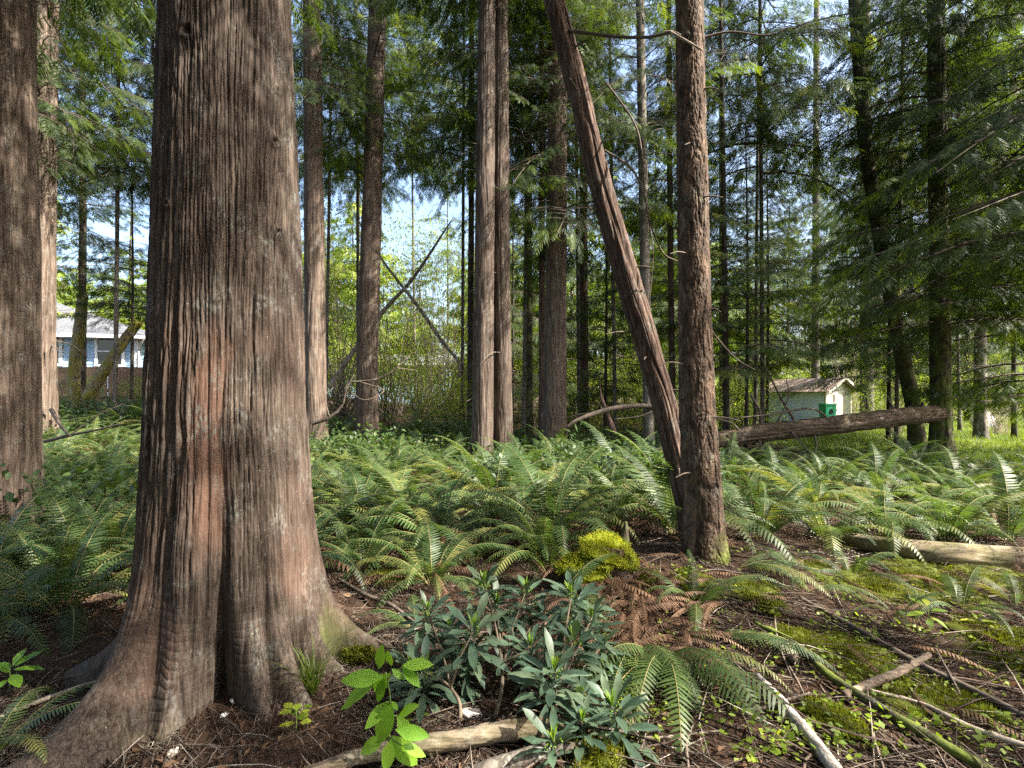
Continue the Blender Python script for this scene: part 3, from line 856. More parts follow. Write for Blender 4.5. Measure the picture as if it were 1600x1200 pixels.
obj('trunk', tube_mesh('trunk', [tuple(p - fb) for p in FP], [.215, .175, .16, .152, .145, .137, .13, .127, .122, .118, .113, .11, .105, .1, .095, .09], M['flaky_bark'], 300, 1300, style='flaky', seed=33, flare=.5, flare_h=.14, moss=mossy_foot), flk)
obj('crown', C[1], flk, (-.1, 0, 6.5), (0, 0, 2.4), .8)
for k in range(9):
    q = P(1082 + 12 * (k % 3) - 10, 60 + 85 * k, 4.4); sg = 1 if k % 2 else -1; ln = .12 + .22 * g.random()
    e = q + Vector((sg * ln, -.5 * ln, .1 * ln))
    limb(flk, fb, [q, q.lerp(e, .6), e + Vector((0, 0, -.04))], [.012, .004], seed=90 + k, name='branch_stub', nseg=5)
limb(flk, fb, [P(1095, 60, 4.45), P(1140, 50, 4.4), P(1200, 55, 4.3), P(1240, 40, 4.2)], [.012, .004], seed=5)
limb(flk, fb, [P(1100, 500, 4.45), P(1122, 530, 4.4), P(1150, 560, 4.3), P(1180, 578, 4.2)], [.009, .003], seed=6)

# long dark boughs with hanging sprays in the upper part
bough_v = [conifer_branch(np.random.default_rng(60 + k), 2.6, 60, .35 + .1 * k, .12, .010, 7, .28, .1) for k in range(3)]
BOUGH = [mesh('bough', v, q, None, [M['cedar_leaf'], M['crown_wood']], mi, None, False, {'tint': ti}) for v, q, mi, ti in bough_v]

# the far wood: trees standing behind everything, two kinds copied
FAR = []
k = 0
for Y, step in ((26, 105), (33, 80), (42, 62), (55, 48)):
    px = -160 + (k * 37) % 60
    while px < 1640:
        x = px + random.uniform(-25, 25)
        FAR.append((x, Y + random.uniform(-3, 3)))
        px += step
        k += 1
fb_trunk = tube_mesh('far trunk', [(0, 0, -.3), (.1, 0, 8), (0, 0, 13)], [.17, .13, .03], M['dark_bark'], 12, 20, style='smooth', seed=70, flare=.3)
fb_trunk2 = tube_mesh('far trunk', [(0, 0, -.3), (-.1, 0, 8), (.1, 0, 13)], [.13, .10, .03], M['grey_bark'], 12, 20, style='smooth', seed=71, flare=.3)
nfar = 0
for (x, Y) in FAR:
    gap = 585 < x < 715
    if 60 < x < 232 and Y < 40: continue
    if 225 < x < 480 and Y < 38: continue
    if 480 < x < 740 and Y < 30: continue
    if 1150 < x < 1480 and Y < 38: continue
    if x >= 1480 and Y < 32: continue
    if gap and Y < 38: continue
    g_ = G(x, Y)
    hgt = random.uniform(.85, 1.35)
    if gap: hgt = .85
    dark = random.random() < .6
    leafy = (x < 1060 and random.random() < .65) or random.random() < .15
    t = thing('far_maple' if leafy else 'far_conifer', 'yellow green leafy tree of the wood far behind the fern bed' if leafy else 'dark conifer of the wood far behind the fern bed, shaggy down to the brush', 'tree', g_, random.uniform(0, 6), 'leafy trees far behind the fern bed' if leafy else 'conifers far behind the fern bed')
    obj('trunk', fb_trunk if dark else fb_trunk2, t, scale=(1, 1, hgt))
    obj('crown', FARC[2] if leafy else FARC[nfar % 2], t, (0, 0, 1.8 * hgt), (0, 0, random.uniform(0, 6)), (random.uniform(.9, 1.25),) * 2 + (hgt,))
    nfar += 1

# trees beside and behind the photographer that shade the fern bed
for (x, y, cr, z, sc) in [(3.8, -.9, C[0], 6.0, .8), (8.8, 1.2, C[3], 5.0, 1.0), (3.0, -4.0, C[2], 4.0, 1.1), (-3.2, -3.6, C[0], 3.4, 1.15), (-7.0, -1.0, C[1], 3.4, 1.2), (7.5, -5.5, C[1], 4.5, 1.2), (-1.0, -8.5, C[2], 2.6, 1.3), (-7.5, -7.0, C[0], 2.6, 1.3), (4.5, -10.0, C[1], 2.6, 1.4)]:
    t = thing('cedar_tree', 'cedar beside the photographer shading the fern bed', 'tree', (x, y, Hs(x, y)), random.uniform(0, 6), 'cedars beside the photographer')
    obj('trunk', fb_trunk, t)
    obj('crown', cr, t, (0, 0, z), (0, 0, random.uniform(0, 6)), sc)

# ------------------------------------------------------------------ sword ferns
def frond_arrays(g, L=.9, npairs=34, W=.1, a0=65, a1=-25, sway=.1, seg=2, fold=.25):
    n = 24
    s = np.linspace(0, 1, n)
    an = np.radians(a0 + (a1 - a0) * s ** 1.25)
    x = np.concatenate([[0], np.cumsum(np.cos(an[1:]))]) * L / (n - 1)
    z = np.concatenate([[0], np.cumsum(np.sin(an[1:]))]) * L / (n - 1)
    y = sway * L * s ** 2
    C_ = np.stack([x, y, z], 1)
    T = np.gradient(C_, axis=0); T /= np.linalg.norm(T, axis=1)[:, None]
    side = np.stack([-T[:, 1], T[:, 0], 0 * x], 1); side /= np.linalg.norm(side, axis=1)[:, None]
    tw = .5 * (g.random() - .5)
    up = np.cross(T, side)
    side2 = side * math.cos(tw) + up * math.sin(tw); up2 = np.cross(T, side2)
    mb = MB()
    V, Q, Tn = [], [], []
    base_t = .25 + .5 * g.random()
    cnt = 0
    for k in range(npairs):
        t = .10 + .885 * k / (npairs - 1)
        c = np.array([np.interp(t, s, C_[:, i]) for i in range(3)])
        tt = np.array([np.interp(t, s, T[:, i]) for i in range(3)])
        sd = np.array([np.interp(t, s, side2[:, i]) for i in range(3)])
        uu = np.array([np.interp(t, s, up2[:, i]) for i in range(3)])
        prof = min(1, .45 + (t - .1) / .22) * min(1, (1.03 - t) / .55) ** .8
        for sg in (-1, 1):
            ll = W * prof * (.88 + .24 * g.random())
            if g.random() < .03: ll *= .4
            fw = .22 + .25 * t + .12 * (g.random() - .5)
            dv = sd * sg * math.cos(fw) + tt * math.sin(fw) - uu * (fold * .6 + .25 * (g.random() - .3))
            dv /= np.linalg.norm(dv)
            wd = tt * (L / npairs * .35)
            curve = tt * .10 * ll - uu * .12 * ll
            b0 = c + sd * sg * .003
            m1 = b0 + dv * ll * .45
            e = b0 + dv * ll + curve
            V += [b0 - wd * .75, b0 + wd * .9, m1 + wd * .8 + curve * .25, m1 - wd * .75 + curve * .25, e + wd * .12, e - wd * .12]
            Q += [(cnt, cnt + 1, cnt + 2, cnt + 3), (cnt + 3, cnt + 2, cnt + 4, cnt + 5)]
            Tn += [np.clip(base_t + .25 * (g.random() - .5) + .15 * t, 0, 1)] * 6
            cnt += 6
    mb.add(np.array(V), np.array(Q), m=0, tint=np.array(Tn))
    tv, tq, _, _, _ = tube(C_[::3], [.0042, .0012], 4, 12, cap=False)
    mb.add(tv, tq, m=1)
    return np.concatenate(mb.v), np.concatenate(mb.q), np.concatenate(mb.qm), np.concatenate(mb.ti)


fg = np.random.default_rng(77)
FR = []
for k in range(12):
    FR.append(frond_arrays(fg, .9, 32 + fg.integers(8), .085 + .025 * fg.random(), 78 - 5 * (k % 6), [8, -25, -55, -12, -40, -70][k % 6], .25 * (fg.random() - .5)))
FROND = [mesh('frond', v, q, None, [M['fern_leaf'], M['fern_stalk']], mi, None, True, {'tint': ti}) for v, q, mi, ti in FR]
DEADF = [mesh('dead frond', v, q, None, [M['dead_frond'], M['dead_frond']], mi, None, True, {'tint': ti}) for v, q, mi, ti in [frond_arrays(fg, .8, 26, .06, 20, -55, .3, fold=.9) for _ in range(3)]]


def clump_mesh(seed, nf=16, spread=1.0):
    g = np.random.default_rng(seed)
    Vs, Qs, Ms, Ts, n0 = [], [], [], [], 0
    for k in range(nf):
        v, q, mi, ti = FR[g.integers(12)]
        az = 2 * PI * (k + .7 * g.random()) / nf * (1 + 0) ; sc = .75 + .5 * g.random()
        tilt = .45 * (g.random() - .35) * spread
        c, s_ = math.cos(az), math.sin(az)
        Rm = np.array([[c, -s_, 0], [s_, c, 0], [0, 0, 1]])
        Ry = np.array([[math.cos(tilt), 0, math.sin(tilt)], [0, 1, 0], [-math.sin(tilt), 0, math.cos(tilt)]])
        Vs.append((v * sc) @ (Rm @ Ry).T + [.04 * c, .04 * s_, 0]); Qs.append(q + n0); Ms.append(mi)
        Ts.append(np.clip(ti + .35 * (g.random() - .5), 0, 1)); n0 += len(v)
    for k in range(5):
        v, q, mi, ti = frond_arrays(g, .7, 22, .06, 5, -60, .3, fold=.9); az = 6.28 * g.random()
        c, s_ = math.cos(az), math.sin(az)
        Vs.append(v @ np.array([[c, -s_, 0], [s_, c, 0], [0, 0, 1]]).T + [.04 * c, .04 * s_, .10 + .1 * g.random()]); Qs.append(q + n0); Ms.append(np.full(len(q), 2)); Ts.append(ti); n0 += len(v)
    return mesh('fern clump', np.concatenate(Vs), np.concatenate(Qs), None, [M['fern_leaf'], M['fern_stalk'], M['dead_frond']], np.concatenate(Ms), None, True, {'tint': np.concatenate(Ts)})


CLUMP = [clump_mesh(200 + k, 13 + 2 * (k % 4)) for k in range(8)]


def fern_parts(label, x, y, nf, sc=1.0, seed=0, group=None, az0=None, az1=None, picks=None, tilt=0.0):
    """a fern whose fronds are parts; az limits the fan"""
    g = np.random.default_rng(seed)
    t = thing('sword_fern', label, 'fern', (x, y, Hs(x, y) + .02), 0, group)
    for k in range(nf):
        a = 2 * PI * (k + .6 * g.random()) / nf if az0 is None else R(az0 + (az1 - az0) * (k + .5 * g.random()) / max(1, nf - .5))
        me = FROND[(picks[k % len(picks)] if picks else g.integers(12))]
        s_ = sc * (.8 + .4 * g.random())
        o = obj('frond', me, t, (.035 * math.cos(a), .035 * math.sin(a), 0), (0, 0, 0), s_)
        o.rotation_euler = (.25 * (g.random() - .5), tilt + .45 * (g.random() - .4), a)
        o.rotation_mode = 'XYZ'
    return t


OCC = [(BIG[0], BIG[1], .85), (SIDE.location.x, SIDE.location.y, .55), (FLK[0], FLK[1], .40), (PX(573, 13), 13, .5), (PX(494, 12), 12, .5), (PX(753, 11), 11, .45), (PX(787, 11.3), 11.3, .45),
       (PX(866, 13), 13, .5), (PX(1471, 12), 12, .4), (1.15, 5.0, .2)]


def blocked(x, y):
    return any(math.hypot(x - a, y - b) < r for a, b, r in OCC)


# named ferns in front, with each frond a part: (pixel of the crown base, depth or None, fronds, size, label, extra)
FERNS = [
    (1035, 1045, None, 9, .9, 'deep green sword fern with long arching fronds in the bottom foreground right of the laurel', dict(az0=-150, az1=-25, picks=[2, 4, 8, 10, 5], tilt=.25)),
    (985, 1030, None, 6, .8, 'sword fern with drooping fronds just behind the laurel, above the bottom edge', dict(az0=-135, az1=-40, picks=[2, 5, 8], tilt=.3)),
    (1100, 1000, None, 3, .8, 'small sword fern sending one flat frond over the litter toward the pale sticks', dict(az0=-25, az1=-8, picks=[3, 9], tilt=.55)),
    (1085, 955, None, 9, .62, 'dark wispy fern at the foot of the mossy stump and flaky tree', dict()),
    (740, 880, None, 13, 1.0, 'broad spreading sword fern directly above the laurel, fronds fanned low', dict(tilt=.18)),
    (860, 900, None, 8, .85, 'sword fern leaning over the laurel toward the mossy stump', dict(az0=-170, az1=60, tilt=.2)),
    (600, 850, None, 13, 1.0, 'sunlit upright sword fern just right of the giant cedar trunk', dict(picks=[0, 3, 6, 9, 1])),
    (700, 815, None, 13, 1.0, 'sword fern with crossing fronds in the middle of the fern bed, behind the spreading one', dict()),
    (820, 820, None, 14, 1.0, 'tangled sword fern left of the mossy stump', dict()),
    (905, 800, None, 14, 1.0, 'yellow tipped sword fern in front of the leaning trunk', dict()),
    (985, 805, None, 12, .95, 'sunlit sword fern against the left side of the leaning trunk', dict()),
    (1190, 850, None, 13, 1.1, 'silvery upright sword fern right beside the flaky trunk', dict(picks=[0, 3, 6, 9, 1, 7])),
    (1290, 850, None, 14, 1.1, 'shining sword fern where the pale log ends among fronds', dict()),
    (1385, 840, None, 14, 1.15, 'glossy sword fern behind the middle of the pale log', dict()),
    (1480, 850, None, 14, 1.2, 'large backlit sword fern arching over the pale log', dict()),
    (1575, 850, None, 14, 1.25, 'large silvery sword fern behind the right end of the pale log', dict()),
    (1150, 890, None, 5, .7, 'fern with a few fronds lying on the litter right of the flaky trunk', dict(az0=-60, az1=10, picks=[3, 9, 2], tilt=.4)),
    (100, 965, None, 13, 1.0, 'shaded sword fern between the border trunk and the giant cedar roots', dict()),
    (170, 900, None, 12, 1.0, 'tall shaded fern touching the left flank of the giant cedar', dict(picks=[0, 3, 6, 1, 9])),
    (-20, 1000, None, 12, .9, 'light green fern at the left border with one lit frond', dict()),
    (60, 870, None, 12, .95, 'fern hugging the foot of the border trunk', dict()),
    (-30, 1150, 2.1, 9, .6, 'small soft fern in the lower left corner', dict(tilt=.1)),
    (650, 985, None, 6, .55, 'small fern fanning out beside the mossy right root of the giant cedar', dict(az0=100, az1=230, tilt=.35)),
    (1330, 905, None, 6, .6, 'small dark fern on the slope in front of the left end of the pale log', dict(tilt=.2)),
    (1400, 965, None, 5, .5, 'thin small fern above the long brown pole in the middle of the slope', dict(tilt=.2)),
    (1590, 950, None, 7, .6, 'small fern at the right border below the pale log', dict(tilt=.1)),
    (1255, 930, None, 5, .6, 'low fern with flat fronds just above the diagonal poles', dict(tilt=.35)),
    (1500, 960, None, 6, .55, 'sparse small fern on the mossy slope in front of the pale log', dict()),
    (860, 965, None, 6, .7, 'fern half hidden under the laurel leaves', dict(az0=-60, az1=40, tilt=.25)),
]
for i, (px, py, Y, nf, sc, lab, ex) in enumerate(FERNS):
    p = GP(px, py) if Y is None else G(px, Y)
    fern_parts(lab, p.x, p.y, nf, sc, 300 + i, **ex)
    OCC.append((p.x, p.y, .42))

REG = [('sword fern in the shaded bed left of the giant cedar', 'ferns left of the giant cedar'),
       ('sword fern in the bed between the giant cedar and the leaning trunk', 'ferns between giant cedar and leaning trunk'),
       ('sword fern in the dim bed between the flaky trunk and the fallen log', 'ferns in front of the fallen log')]
g = np.random.default_rng(500)
nf = 0
tries = 0
spots = []
while tries < 9000 and nf < 265:
    tries += 1
    Y = 3.4 + 12.5 * g.random() ** .8
    px = -60 + 1740 * g.random()
    x = PX(px, Y)
    if px > 1060 and Y < 6.3: continue
    if px > 560 and Y < (4.0 if px < 900 else 4.6): continue
    if px > 1080 and 6.0 < Y < 6.3: continue
    if px > 1130 and Y > 10.5: continue
    if px > 1480 and Y > 9.5: continue
    if 130 < px < 560 and Y < 3.9: continue
    if 900 < px < 1080 and Y < 5.3: continue
    if blocked(x, Y): continue
    md = .52 + .015 * Y
    if any((x - a) ** 2 + (Y - b) ** 2 < md * md for a, b in spots): continue
    spots.append((x, Y))
    r_ = 0 if px < 300 else (1 if px < 1075 else 2)
    o = obj('sword_fern', CLUMP[g.integers(8)], None, (x, Y, Hs(x, Y) + .02), (.15 * (g.random() - .5), .15 * (g.random() - .5), 6.28 * g.random()), (.72 + .8 * g.random() ** 1.2) * (1.0 if px < 1100 else .85))
    tag(o, REG[r_][0], 'fern', REG[r_][1])
    nf += 1
for k in range(22):
    Y = 5.8 + 6.5 * g.random(); px = 1670 + 330 * g.random(); x = PX(px, Y)
    o = obj('sword_fern', CLUMP[g.integers(8)], None, (x, Y, Hs(x, Y) + .02), (0, 0, 6.28 * g.random()), .75 + .45 * g.random())
    tag(o, 'sword fern at the edge of the bed beyond the right end of the pale log', 'fern', 'ferns beyond the pale log')
print('ferns', nf, 'far', nfar)

# ------------------------------------------------------------------ brush behind the fern bed
def bush_mesh(seed, nl, rad, hgt, leaf, size=.06, stems=14, mat='bright_leaf', clumps=26, cr=None):
    g = np.random.default_rng(seed)
    mb = MB()
    cl = np.stack([rad * (g.random(clumps) * 2 - 1) * .9, rad * (g.random(clumps) * 2 - 1) * .9, hgt * (.15 + .85 * g.random(clumps))], 1)
    cl[:, :2] *= (1 - .5 * np.abs(cl[:, 2:] / hgt - .5))
    for c in cl[:stems]:
        b = np.array([.25 * rad * (g.random() - .5), .25 * rad * (g.random() - .5), -.1])
        mdl = (b + c) / 2 + [.2 * rad * (g.random() - .5), .2 * rad * (g.random() - .5), .1]
        tv, tq, _, _, _ = tube([b, mdl, c], [.016, .005] if stems < 40 else [.007, .002], 5, 8, cap=False)
        mb.add(tv, tq, m=1)
    k = g.integers(clumps, size=nl)
    cr = cr or .22 * rad + .16
    pos = cl[k] + g.normal(0, 1, (nl, 3)) * cr * np.array([1, 1, .55])
    az = g.random(nl) * 6.28; el = g.normal(-.25, .5, nl)
    D = np.stack([np.cos(az) * np.cos(el), np.sin(az) * np.cos(el), np.sin(el)], 1)
    Uv = np.stack([g.normal(0, .5, nl), g.normal(0, .5, nl), np.ones(nl)], 1)
    Fm = frames(D, Uv)
    sz = size * (.6 + .8 * g.random(nl))
    a = pos; mid = pos + D * (sz * .5)[:, None]; e = pos + D * sz[:, None] - np.array([0, 0, 1]) * (sz * .15)[:, None]
    wv = Fm[:, :, 1] * (sz * .33)[:, None]
    V = np.stack([a, mid + wv, e, mid - wv], 1).reshape(-1, 3)
    ct = g.random(clumps)
    ti = np.repeat(np.clip(.25 + .5 * ct[k] + .4 * (g.random(nl) - .5), 0, 1), 4)
    mb.add(V, np.arange(len(V)).reshape(-1, 4), m=0, tint=ti)
    return mb.build('bush', [M[mat], M['limb']], False)


BUSH = [bush_mesh(81, 4200, 1.3, 2.6, None), bush_mesh(82, 3600, 1.1, 2.0, None), bush_mesh(83, 5200, 1.7, 3.6, None), bush_mesh(84, 900, 1.4, 3.0, None, .05, 26), bush_mesh(88, 4600, 1.4, 3.0, None, .036, 64, clumps=64, cr=.19), bush_mesh(89, 5000, 1.5, 3.2, None, .036, 70, clumps=70, cr=.19)]
BR = [
    # px, Y, kind, scale, label
    (655, 18, 0, 1.1, 'lime green vine maple brush between lone cedar and twin trunks'),
    (715, 16.5, 1, 1.0, 'bright brush directly left of the twin trunks'),
    (610, 20, 3, 1.3, 'thin twiggy brush just right of the lone cedar'),
    (535, 19, 3, 1.25, 'thin twiggy brush between the pinkish cedar and the lone cedar'),
    (540, 25, 2, 1.1, 'leafy yellow green brush far between the pinkish cedar and the lone cedar'),
    (640, 27, 2, 1.25, 'tall yellow green brush far behind, right of the lone cedar'),
    (720, 26, 2, 1.3, 'tall leafy brush far behind the twin trunks'),
    (830, 22, 0, 1.2, 'sunlit brush behind the thin black stem'),
    (940, 20, 0, 1.0, 'sunlit brush behind the slim brown stem'),
    (985, 22, 2, .9, 'yellow green brush left of the leaning trunk'),
    (1030, 24, 0, 1.2, 'sunlit brush seen behind the mossy grey stem'),
    (1150, 17, 1, .95, 'glowing lime bush between flaky trunk and shed'),
    (1172, 20, 0, .85, 'lime bush touching the left wall of the shed'),
    (1378, 29, 0, 1.05, 'green bush right of the shed door'),
    (1400, 23, 0, 1.1, 'sunlit bush behind the curved trunk'),
    (1440, 25, 2, .9, 'taller bush behind the curved trunk and ivy hemlock'),
    (1580, 30, 0, 1.2, 'bush at the back of the lawn behind the pale boulder'),
    (1650, 24, 2, 1.0, 'tall bush at the right edge of the lawn'),
    (1490, 32, 2, 1.1, 'bush at the back of the lawn beside the hemlock'),
    (95, 29, 2, 1.6, 'tall yellow green brush rising behind the house roof at its left'),
    (190, 40, 2, 2.2, 'tall yellow green brush behind the right part of the house roof'),
    (130, 20, 1, .45, 'low weeds at the foot of the board fence'),
    (215, 19, 1, .5, 'low leafy weeds before the right end of the board fence'),
    (30, 17, 0, .9, 'brush behind the left border trunk'),
    (880, 30, 2, 1.3, 'tall brush far behind the thick straight cedar'),
    (1240, 38, 2, 1.2, 'dark brush behind the shed'),
    (575, 30, 0, 1.2, 'leafy brush in front of the blue building, right behind the lone cedar'),
    (655, 31, 0, 1.15, 'leafy brush in front of the right end of the blue building'),
    (520, 30, 0, 1.1, 'leafy brush in front of the left end of the blue building'),
    (905, 17, 1, .9, 'bright low brush between the thick straight cedar and the slim brown stem'),
    (1005, 17.5, 1, .95, 'bright low brush behind the broken spiky stem'),
    (1035, 15.5, 1, .7, 'small lime bush seen between mossy grey stem and leaning trunk'),
]
for i, (px, Y, kd, sc, lab) in enumerate(BR):
    p = G(px, Y)
    o = obj('leafy_bush', BUSH[kd], None, p, (0, 0, i * 1.3), sc)
    tag(o, lab, 'bush')
LACE = [(612, 21, 2.5, 'tall lacy twiggy tree right of the lone cedar'), (668, 23, 2.4, 'tall lacy twiggy tree left of the twin cedars'), (536, 22, 2.6, 'tall lacy twiggy tree between the pinkish cedar and the lone cedar'), (705, 20, 2.0, 'lacy twiggy tree close behind the left twin trunk'), (965, 19, 1.7, 'lacy twiggy tree right of the slim brown stem'), (1160, 20, 2.0, 'lacy twiggy tree between the flaky trunk and the shed'), (1365, 32, 1.8, 'lacy leafy tree behind the shed, at its right')]
for i, (px, Y, sc, lab) in enumerate(LACE):
    tag(obj('twiggy_tree', BUSH[4 + i % 2], None, G(px, Y), (0, 0, i * 2.1), (sc * .8, sc * .8, sc * 1.15)), lab, 'tree')
BARE = bush_mesh(86, 120, 1.5, 3.4, None, .03, 60, clumps=60)
BARE.materials[1] = M['pale_limb']
for px, Y, sc, lab in [(1400, 19, 1.0, 'pale bare twiggy tree behind the curved trunk'), (1330, 31, 1.4, 'pale bare twiggy tree behind the shed roof'), (1560, 20, 1.0, 'pale bare twiggy tree right of the ivy clad hemlock')]:
    tag(obj('bare_tree', BARE, None, G(px, Y), (0, 0, px), (sc, sc, sc * 1.5)), lab, 'tree')
SALAL = bush_mesh(87, 900, .55, .55, None, .075, 10, 'fern_leaf', 16)
g = np.random.default_rng(511)
k = 0
while k < 34:
    Y = 5.5 + 9 * g.random(); px = 330 + 800 * g.random() if k < 24 else -40 + 250 * g.random()
    x = PX(px, Y)
    if blocked(x, Y): continue
    tag(obj('low_shrub', SALAL, None, (x, Y, Hs(x, Y)), (0, 0, 6.28 * g.random()), .7 + .6 * g.random()), 'low broad leaved shrub growing among the sword ferns', 'shrub', 'low shrubs among the ferns')
    k += 1
# low green ground cover among and beyond the ferns
GC = bush_mesh(85, 2600, .55, .28, None, .05, 6, 'fern_leaf', 20)
g = np.random.default_rng(510)
mb = MB()
nl = 42000
Y = 6 + 17 * g.random(nl); px = -100 + 1800 * g.random(nl); x = (px - 800) / F * Y
keep = (lawn_at(x, Y) < .3) & (vn(x * 1.1 + 60, Y * 1.1 + 60, seed=3) > .36) & ~((px > 1000) & (Y < 8))
x, Y = x[keep], Y[keep]; nl = len(x)
pos = np.stack([x, Y, H(x, Y) + .03 + .22 * g.random(nl) ** 1.5], 1)
az = g.random(nl) * 6.28; el = g.normal(0, .4, nl)
D = np.stack([np.cos(az) * np.cos(el), np.sin(az) * np.cos(el), np.sin(el)], 1)
Fm = frames(D, np.stack([g.normal(0, .4, nl), g.normal(0, .4, nl), np.ones(nl)], 1))
sz = .05 + .06 * g.random(nl)
wv = Fm[:, :, 1] * (sz * .36)[:, None]
V = np.stack([pos, pos + D * (sz * .5)[:, None] + wv, pos + D * sz[:, None], pos + D * (sz * .5)[:, None] - wv], 1).reshape(-1, 3)
mb.add(V, np.arange(len(V)).reshape(-1, 4), tint=np.repeat(g.random(nl), 4))
tag(obj('ground_cover', mb.build('ground cover', M['fern_leaf'], False)), 'low leafy ground cover under the trees', None, None, 'stuff')

# lawn grass
nl = 90000
Y = 11 + 24 * g.random(nl) ** 1.6; x = 7.0 + 22 * g.random(nl)
keep = (lawn_at(x, Y) > .4)
x, Y = x[keep], Y[keep]; nl = len(x)
pos = np.stack([x, Y, H(x, Y)], 1)
az = g.random(nl) * 6.28; hh = .08 + .14 * g.random(nl) * (.4 + vn(x * 1.2, Y * 1.2, seed=8))
wv = np.stack([np.cos(az), np.sin(az), 0 * az], 1) * .012
tp = pos + np.stack([np.sin(az) * hh * .5, np.cos(az) * hh * .5, hh], 1)
V = np.stack([pos - wv, pos + wv, tp], 1).reshape(-1, 3)
mb = MB(); mb.add(V, t=np.arange(len(V)).reshape(-1, 3), tint=np.repeat(np.clip(vn(x * .8, Y * .8, seed=3) + .5 * (g.random(nl) - .5), 0, 1), 3))
tag(obj('lawn_grass', mb.build('lawn grass', M['grass'], False)), 'bright sunlit lawn grass', None, None, 'stuff')

# ------------------------------------------------------------------ buildings
M['blue_siding'] = plain('pale blue lap siding', (.36, .52, .66), .6, .05, 3, .05)
M['white_trim'] = plain('white painted trim', (.8, .8, .78), .5, .04, 5, .05)
M['shingle'] = plain('grey roof shingles', (.11, .115, .125), .9, .35, 7, .5, .02, .2, (1, 1, 3))
M['brown_shingle'] = plain('weathered brown shingles', (.25, .19, .15), .9, .4, 7, .5, .02, .2)
M['dark_glass'] = plain('dark window glass', (.02, .025, .03), .08, .1, 2, 0, .001, .8)
M['fence_wood'] = plain('brown fence boards', (.17, .11, .075), .85, .35, 6, .3, .005, .2, (6, 6, .6))
M['shed_wall'] = plain('shed boards in shade blue', (.58, .62, .84), .75, .1, 4, .1, .004, .2, (1, 1, 6))  # the side wall's bluish shade is mixed into its board colour
M['shed_gable'] = plain('cream shed boards', (.50, .48, .41), .75, .15, 4, .1, .004, .2, (1, 1, 6))
M['grey_wood'] = plain('weathered grey door boards', (.36, .32, .28), .85, .3, 5, .3, .006, .2, (8, 8, .7))
M['green_plastic'] = plain('green plastic', (.01, .26, .14), .4, .08, 4, .03, .001, .5)
M['dark_hole'] = plain('dark opening', (.012, .012, .012), .9, .1)
M['stone'] = plain('pale grey stone', (.36, .34, .32), .9, .25, 6, .6, .02, .2)


def quad_solid(mb, pts, th, m=0):
    """planar polygon (3 or 4 points) given thickness downwards along its normal"""
    p = np.array(pts, float)
    nn = np.cross(p[1] - p[0], p[2] - p[0]); nn /= np.linalg.norm(nn)
    k = len(p)
    v = np.concatenate([p, p - nn * th])
    q = [(i, i + k, (i + 1) % k + k, (i + 1) % k) for i in range(k)]
    if k == 4:
        mb.add(v, q + [(0, 1, 2, 3), (7, 6, 5, 4)], m=m)
    else:
        mb.add(v, q, [(0, 1, 2), (5, 4, 3)], m=m)


def lap_wall(mb, p0, p1, z0, z1, out, lap=.16, th=.10):
    """lap siding from p0 to p1 (plan), face outwards along out; solid behind"""
    p0 = np.array([*p0, 0.]); p1 = np.array([*p1, 0.]); o = np.array([*out, 0.])
    z = z0
    mb2 = []
    while z < z1 - .01:
        zt = min(z1, z + lap)
        a = p0 + [0, 0, z] + o * .022; b = p1 + [0, 0, z] + o * .022; c = p1 + [0, 0, zt] + o * .003; d = p0 + [0, 0, zt] + o * .003
        ai = p0 + [0, 0, z] - o * th; bi = p1 + [0, 0, z] - o * th; ci = p1 + [0, 0, zt] - o * th; di = p0 + [0, 0, zt] - o * th
        mb.add([a, b, c, d, ai, bi, ci, di], [(0, 1, 2, 3), (5, 4, 7, 6), (4, 5, 1, 0), (3, 2, 6, 7), (4, 0, 3, 7), (1, 5, 6, 2)])
        z = zt


